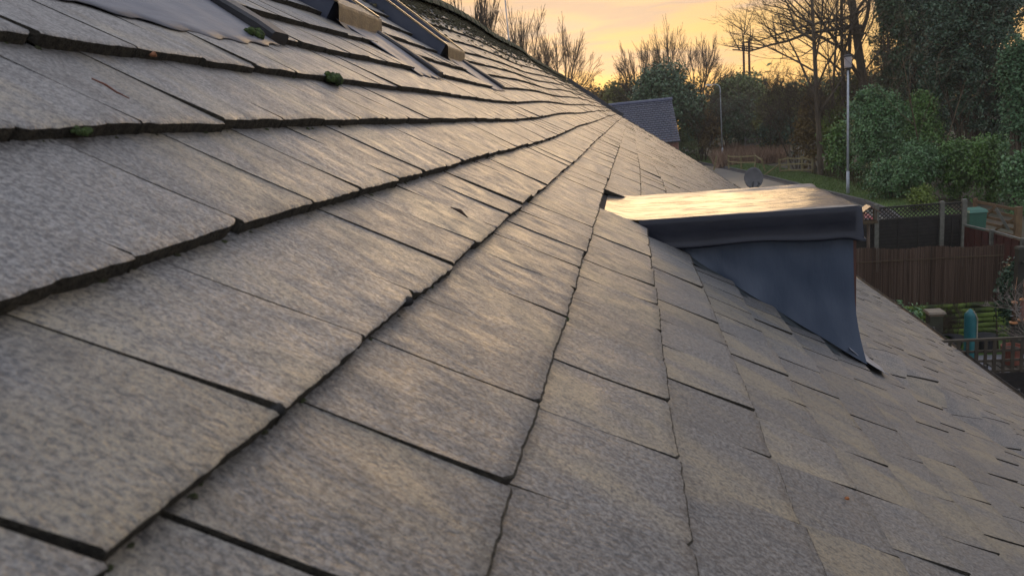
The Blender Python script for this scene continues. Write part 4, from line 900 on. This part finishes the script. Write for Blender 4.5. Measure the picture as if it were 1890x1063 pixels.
# five bar gate and bin
Yg=30; t=thing('five_bar_gate',(X(1850,400,Yg),Yg,0),'brown timber field gate with crossing braces beyond the red fence','gate')
M_GATE=simple('gate_timber',(.17,.105,.05),(.11,.065,.035),5,.8,.3,30)
gl=at_y(1800,372,Yg); gr=at_y(1880,388,Yg-1.5)
for f in (0,.27,.52,.76,1):
    mb=MB(); z0=gl[2]-.95*f; z1=gr[2]-.95*f; mb.bar((gl[0],gl[1],z0),(gr[0],gr[1],z1),.035,.10); mb.build('rail',M_GATE,t)
for (a,b) in (((gl[0],gl[1]-.05,gl[2]-.95),(gl[0]*.55+gr[0]*.45,(gl[1]+gr[1])/2-.05,gl[2]-.1)),((gr[0],gr[1]-.05,gr[2]-.2),(gl[0]*.55+gr[0]*.45,(gl[1]+gr[1])/2-.05,gl[2]-1.))): mb=MB(); mb.bar(a,b,.03,.08); mb.build('brace',M_GATE,t)
a=at_y(1838,385,29); b=at_y(1862,425,28.6); mb=MB(); mb.bar(a,b,.03,.10); mb.build('pale_brace',M_CPOST,t)
for p,s in ((gl,.12),(gr,.2)): mb=MB(); mb.box((p[0],p[1],(p[2]+.12)/2),(s,s*.8,p[2]+.12)); mb.build('post',M_GATE,t)
xb,_,zb=at_y(1799,387,28.4); t=thing('wheelie_bin',(xb,28.4,0),'green wheelie bin behind the fence corner','bin'); M_BIN=simple('bin_green',(.022,.085,.062),(.03,.10,.075),3,.45)
mb=MB(); mb.box((xb,28.4,(zb-.06)/2+.04),(.46,.5,zb-.10),None,0,1.22); mb.build('body',M_BIN,t)
mb=MB(); mb.box((xb,28.4,zb-.01),(.62,.68,.09),Matrix.Rotation(.03,3,'X'),0,.88); mb.tube([(xb-.25,28.76,zb-.05),(xb+.25,28.76,zb-.05)],.02,6); mb.build('lid',simple('bin_lid',(.05,.16,.12),(.04,.13,.10),3,.4),t)
for s in (-1,1): mb=MB(); mb.tube([(xb+s*.2,28.68,.1),(xb+s*.26,28.68,.1)],.1,12); mb.build('wheel',M_BLACK,t)
# reed screen over mossy log wall
YR=19.0; t=thing('reed_screen_fence',(X(1715,500,YR),YR,0),'brown reed screening fixed to a fence in front of the dark fence','fence')
M_REED=leaf_mat('reed',(.06,.042,.032),(.115,.078,.057),(.18,.13,.10),.85,.2)
xa=X(1480,500,YR); xb2=X(1853,458,YR); n=620; V=[];F=[];Cc=[]
rg=random.Random(3)
for i in range(n):
    x=xa+(xb2-xa)*(i+rg.random())/n; px=1480+(1853-1480)*(x-xa)/(xb2-xa); zt=at_y(px,461-(px-1580)*.027+2.0*math.sin(px*.05)+rg.uniform(-2.2,1.0),YR)[2]; zb=.86+rg.uniform(-.02,.02); yy=YR+rg.uniform(-.02,.02); w_=.009; lx=rg.uniform(-.02,.02); b=len(V)
    V+=[(x-w_,yy,zb),(x,yy-w_,zb),(x+w_,yy,zb),(x+lx-w_,yy,zt),(x+lx,yy-w_,zt),(x+lx+w_,yy,zt)]; F+=[(b,b+1,b+4,b+3),(b+1,b+2,b+5,b+4)]; tn=min(1,max(0,.45+.3*noise.noise(Vector((x*2.2,0,0)))+rg.uniform(-.35,.35))); Cc+=[(tn,tn,tn)]*6
mesh_obj('reed_panel',V,F,M_REED,t,None,False,None,np.array(Cc))
mb=MB(); mb.box(((xa+xb2)/2,YR+.035,1.33),(xb2-xa,.012,.9)); mb.build('backing_board',M_DFENCE,t)
zr_=at_y(1715,476,YR-.05)[2]; mb=MB(); mb.bar((xa,YR-.05,at_y(1580,483,YR)[2]),(xb2,YR-.05,at_y(1853,470,YR)[2]),.012,.018); mb.build('top_wire',M_WOOD,t)
for px in (1600,1711,1846):
    x=X(px,500,YR); mb=MB(); mb.box((x,YR+.09,.95),(.09,.09,1.85)); mb.build('post',M_WOOD,t)
t=thing('mossy_log_wall',(X(1760,575,YR),YR,0),'low wall of green mossy planks under the reed screen','wall')
M_MPLANK=simple('mossy_plank',(.14,.20,.04),(.05,.065,.028),2.2,.95,.6,20,lo=.42,hi=.58)
z=0.0; r=0
while z<.86:
    x=xa
    while x<xb2+3:
        w_=rg.uniform(.9,1.5); mb=MB(); 
        h=.125; 
        x2=min(x+w_,xb2+3); sg=8; V=[];F=[]
        for i in range(sg+1):
            xx=x+(x2-x)*i/sg; wob=.012*math.sin(xx*7+z*20)
            for (dy,dz_) in ((-.02,.0),(-.055,.03),(-.06,.085),(-.025,.12)): V.append((xx,YR-.0+dy+wob,z+dz_+wob*.6))
        for i in range(sg):
            for j in range(3): F.append((i*4+j,(i+1)*4+j,(i+1)*4+j+1,i*4+j+1))
        mb.add(V,F); mb.build('plank',M_MPLANK,t,True); x=x2+.02
    z+=.128; r+=1
mb=MB(); mb.box(((xa+xb2+3)/2,YR+.02,.43),(xb2-xa+3,.04,.84)); mb.build('backing',M_DFENCE,t)
# bird table
Yb=22.5; x,_,zt=at_y(1603,379,Yb); t=thing('bird_table',(x,Yb,0),'wooden bird table with a pitched roof beside the dormer corner','bird table')
mb=MB(); mb.tube([(x,Yb,0),(x,Yb,zt-.5)],.045,8); mb.build('post',simple('pale_post',(.14,.10,.075),(.09,.065,.05),5,.8),t)
mb=MB(); mb.box((x,Yb,zt-.5),(.42,.34,.03)); 
for s in (-1,1): mb.box((x+s*.20,Yb,zt-.47),(.02,.34,.05)); mb.box((x,Yb+s*.16,zt-.47),(.42,.02,.05))
mb.build('tray',M_WOOD,t)
for sx_ in (-1,1):
    for sy in (-1,1): mb=MB(); mb.box((x+sx_*.17,Yb+sy*.13,zt-.33),(.025,.025,.32)); mb.build('upright',M_WOOD,t)
mb=MB(); mb.add([(x-.28,Yb-.22,zt-.2),(x-.28,Yb+.22,zt-.2),(x,Yb+.22,zt),(x,Yb-.22,zt),(x+.28,Yb-.22,zt-.2),(x+.28,Yb+.22,zt-.2),(x-.28,Yb-.22,zt-.22),(x-.28,Yb+.22,zt-.22),(x+.28,Yb-.22,zt-.22),(x+.28,Yb+.22,zt-.22),(x,Yb-.22,zt-.025),(x,Yb+.22,zt-.025)],[(0,3,2,1),(3,4,5,2),(6,7,11,10),(10,11,9,8),(0,6,10,3),(3,10,8,4),(1,2,11,7),(2,5,9,11),(0,1,7,6),(4,8,9,5)]); mb.build('roof',simple('bird_roof',(.16,.085,.06),(.10,.055,.04),6,.35),t)
# capped pier
Yp=15.2; x,_,zt=at_y(1725,572,Yp); t=thing('garden_pier',(x,Yp,0),'short dark pier with a pale flat cap beyond the gutter','pier')
mb=MB(); mb.box((x,Yp,zt/2-.04),(.24,.24,zt-.10)); mb.build('shaft',simple('dark_pier',(.03,.028,.02),(.045,.05,.03),5,.9),t)
mb=MB(); mb.box((x,Yp,zt-.075),(.25,.25,.05),None,0,1.1); mb.box((x,Yp,zt-.03),(.33,.32,.04),None,0,.9); mb.build('cap',simple('cap_stone',(.20,.16,.11),(.13,.11,.08),6,.4),t)
# covered parasol
Yt=15.6; xb_,_,_=at_y(1794,650,Yt); xt,_,zt=at_y(1791,578,Yt); t=thing('covered_parasol',(xb_,Yt,0),'closed garden parasol standing in a teal fabric cover','parasol')
mb=MB(); V=[];F=[];na=20; pr=[(.11,.16),(.125,.5),(.115,.9),(.105,zt-.06),(.10,zt-.01),(.015,zt+.09)]
for i,(r,z) in enumerate(pr):
    for k in range(na):
        a=2*math.pi*k/na; rr=r*(1+.05*math.sin(a*3+i*.3)+.03*math.sin(a*7+i)); V.append((xb_+(xt-xb_)*z/zt+rr*math.cos(a),Yt+rr*math.sin(a),z))
for i in range(len(pr)-1):
    for k in range(na): F.append((i*na+k,i*na+(k+1)%na,(i+1)*na+(k+1)%na,(i+1)*na+k))
F.append(tuple((len(pr)-1)*na+k for k in range(na))); mb.add(V,F); cv=mb.build('cover',simple('teal_cover',(.010,.105,.12),(.014,.135,.15),4,.5,.3,9,spec=.5),t,True)
mb=MB(); mb.tube([(xt+.115,Yt-.06,.2),(xt+.105,Yt-.08,zt-.1),(xt+.04,Yt-.05,zt+.06)],.012,6); mb.build('piping',simple('cream_piping',(.4,.36,.28),None,5,.6),cv)
mb=MB(); mb.tube([(xb_,Yt,0),(xb_,Yt,.3)],.025,8); mb.lathe((xb_,Yt,.02),[(.28,0),(.28,.06),(.06,.1)],20); mb.build('base',M_BLACK,t)
# trellis fence in front
Y1_=11.6; t=thing('trellis_fence',(X(1830,650,Y1_),Y1_,0),'dark square trellis on top of a boarded fence, lower right corner','fence')
M_TREL=simple('dark_trellis',(.035,.028,.02),(.055,.045,.03),6,.75,.3,40)
xl_,_,zl=at_y(1720,631,Y1_); xr_,_,zr2=at_y(1990,618,Y1_); hgt=.52
mb=MB(); mb.bar((xl_,Y1_,zl),(xr_,Y1_,zr2),.05,.035); mb.build('top_rail',M_TREL,t)
mb=MB()
for f in (.36,.66,.98): mb.bar((xl_,Y1_,zl-hgt*f),(xr_,Y1_,zr2-hgt*f),.02,.036)
nn=int((xr_-xl_)/.118)
for i in range(nn+1):
    x=xl_+(xr_-xl_)*i/nn; w_=.034 if i%2 else .028; zt=zl+(zr2-zl)*i/nn; mb.box((x,Y1_-.012,zt-hgt/2-.01),(w_*1.5,.016,hgt))
mb.build('lattice',M_TREL,t)
mb=MB(); zz=zl-hgt-.02
while zz>.05: mb.box(((xl_+xr_)/2,Y1_,zz-.07),(xr_-xl_,.02,.15),Matrix.Rotation(.1,3,'X')); zz-=.125
mb.build('board_panel',M_DFENCE,t)
x=X(1769,640,Y1_); 
for px in (1769,1880): x=X(px,640,Y1_); mb=MB(); mb.box((x,Y1_+.04,.95),(.07,.07,1.9)); mb.build('post',M_TREL,t)
# terracotta pot on a low table with pan
Yq=15.4; x,_,_=at_y(1868,655,Yq); zt=at_y(1868,636,Yq)[2]; M_TERR=simple('terracotta',(.20,.06,.035),(.13,.045,.03),6,.75)
t=thing('terracotta_pot',(x,Yq,zt-.42),'terracotta flower pot seen through the trellis','plant pot')
mb=MB(); mb.lathe((x,Yq,zt-.40),[(.13,0),(.17,.30),(.20,.30),(.205,.38),(.185,.38),(.17,.33)],20); mb.build('pot',M_TERR,t,False)
mb=MB(); V,F=[],[]; mb.lathe((x,Yq,zt-.08),[(.165,0),(.1,.02),(.01,.03)],12); mb.build('soil',simple('soil',(.03,.022,.015),None,10,.95),t)
tt_=zt-.42; t=thing('garden_table',(x,Yq,0),'small dark slatted table under the terracotta pot','table')
mb=MB()
for i in range(6): mb.box((x-.35+i*.14,Yq,tt_-.0),(.11,.6,.025))
mb.build('table_top',M_TREL,t)
for sx_ in (-1,1):
    for sy in (-1,1): mb=MB(); mb.box((x+sx_*.36,Yq+sy*.24,(tt_-.01)/2),(.05,.05,tt_-.02)); mb.build('leg',M_TREL,t)
# black flower tubs and spiky plant by the mossy wall
for i,(px,s,lab) in enumerate(((1742,.20,'small black flower tub, left of the teal cover'),(1757,.24,'larger black flower tub with a pale rim next to the teal cover'),(1820,.22,'black flower tub right of the teal cover at the foot of the mossy wall'))):
    Yk=17.9; x,_,_=at_y(px,620,Yk); t=thing('flower_tub',(x,Yk,0),lab,'plant pot','black flower tubs'); mb=MB(); mb.lathe((x,Yk,0),[(s*.7,0),(s,.34),(s*1.08,.36),(s*1.08,.40),(s*.9,.39)],16); mb.build('tub',M_BLACK,t); mb=MB(); mb.lathe((x,Yk,.34),[(s*.9,0),(s*.5,.02),(.01,.03)],12); mb.build('soil',bpy.data.materials['soil'],t)
def spiky(x,y,z,n,h,seed,label,name='spiky_plant'):
    rg=random.Random(seed); V=[];F=[]
    for i in range(n):
        a=rg.uniform(0,6.28); l=h*rg.uniform(.6,1.1); w_=.018; dx,dy=math.cos(a),math.sin(a); b=len(V)
        for q in range(5):
            f=q/4; r=l*.55*f*f; V+=[(x+dx*r-dy*w_*(1-f),y+dy*r+dx*w_*(1-f),z+l*(f-.25*f*f)),(x+dx*r+dy*w_*(1-f),y+dy*r-dx*w_*(1-f),z+l*(f-.25*f*f))]
        for q in range(4): F.append((b+2*q,b+2*q+1,b+2*q+3,b+2*q+2))
    o=mesh_obj(name,V,F,simple('spiky_leaf',(.06,.13,.02),(.04,.09,.02),5,.5)); tag(o,label,'plant')
x=X(1771,610,17.7); spiky(x,17.7,0,22,.62,3,'bright green strappy leaved plant left of the teal cover')
bush('grey_shrub',[(X(1672,575,17.2),17.2,1.05,.30,.3,.42),(X(1664,570,17.2),17.2,.7,.35,.35,.5)],2600,.035,LM['laurel'],'small grey green shrub just beyond the gutter','shrub',None,61,8,.012)
bush('dark_conifer',lobes_px(1882,470,0,60,17.6,0,5,71),9000,.04,LM['dark'],'dark evergreen shrub behind the timber post at the right edge','shrub',None,72,8,.02)
# bare white shrub, post and feeders at right
def twiggy(x,y,z0,h,seed,label,mat,r=.02,kids=(7,6,5),lean=(0,0)):
    t=thing('bare_garden_shrub',(x,y,0),label,'shrub'); mb=MB()
    for s in range(3): bare_tree(mb,(x,y,z0),h*random.uniform(.8,1),1.2,seed+s,r,3,kids=kids,minr=.0035,lean=(lean[0]+random.uniform(-.5,.3),lean[1]+random.uniform(-.3,.3)),first=.3,up=.3)
    mb.build('branches',mat,t); return t
M_WHITE=simple('pale_twig',(.26,.22,.19),(.16,.13,.11),6,.8)
twiggy(X(1950,600,14.2),14.2,1.0,1.6,81,'pale bare twiggy shrub at the right edge by the bird feeders',M_WHITE,.018,(10,6,4),(-.35,0))
twiggy(X(1765,610,18.5),18.5,.1,1.0,85,'thin bare shrub in front of the mossy wall left of the feeders',M_TWIG,.012,(8,6,4))
twiggy(X(1745,600,18.3),18.3,.0,.8,88,'low wispy bare shrub between pier and teal cover',M_TWIG,.010,(8,6,4))
Yf=14.6; x,_,zt=at_y(1885,459,16.5); mb=MB(); mb.box((x,16.5,zt/2),(.16,.16,zt)); mb.box((x,16.5,zt+.02),(.20,.20,.05),None,0,.8); mb.bar((x,16.42,zt-.28),(x-.02,16.0,zt-.28),.04,.05); tag(mb.build('timber_post',simple('dark_post',(.022,.02,.016),(.03,.034,.02),5,.85)),'dark square timber post at the right edge','post')
def feeder(px,py,label,c):
    Yk=15.4; x,_,zt=at_y(px,py,Yk); t=thing('bird_feeder',(x,Yk,zt),label,'bird feeder','tube bird feeders hanging at the right edge')
    mb=MB(); mb.lathe((x,Yk,zt-.42),[(.042,0),(.042,.36)],14); mb.build('tube',simple('feeder_tube',c,None,20,.2) ,t)
    mb=MB(); mb.lathe((x,Yk,zt-.06),[(.055,0),(.055,.03),(.02,.06)],14); mb.tube([(x,Yk,zt),(x,Yk,zt+.22),(x+.3,Yk+.6,zt+.32)],.004,5); mb.build('lid',simple('copper_lid',(.35,.16,.07),None,8,.35,metal=.6),t)
    mb=MB(); mb.lathe((x,Yk,zt-.46),[(.075,0),(.08,.02),(.045,.045)],16)
    mb.build('seed_tray',simple('orange_tray',(.42,.17,.05),None,8,.5),t)
    for q in (.12,.24):
        mb=MB(); mb.tube([(x-.08,Yk-.03,zt-.42+q),(x+.08,Yk-.03,zt-.42+q)],.005,5); mb.build('perch',M_GALV,t)
feeder(1873,555,'clear tube bird feeder with orange tray, left of the two',(.10,.07,.05)); feeder(1888,550,'pinkish tube bird feeder at the very edge, right of the two',(.32,.16,.13))
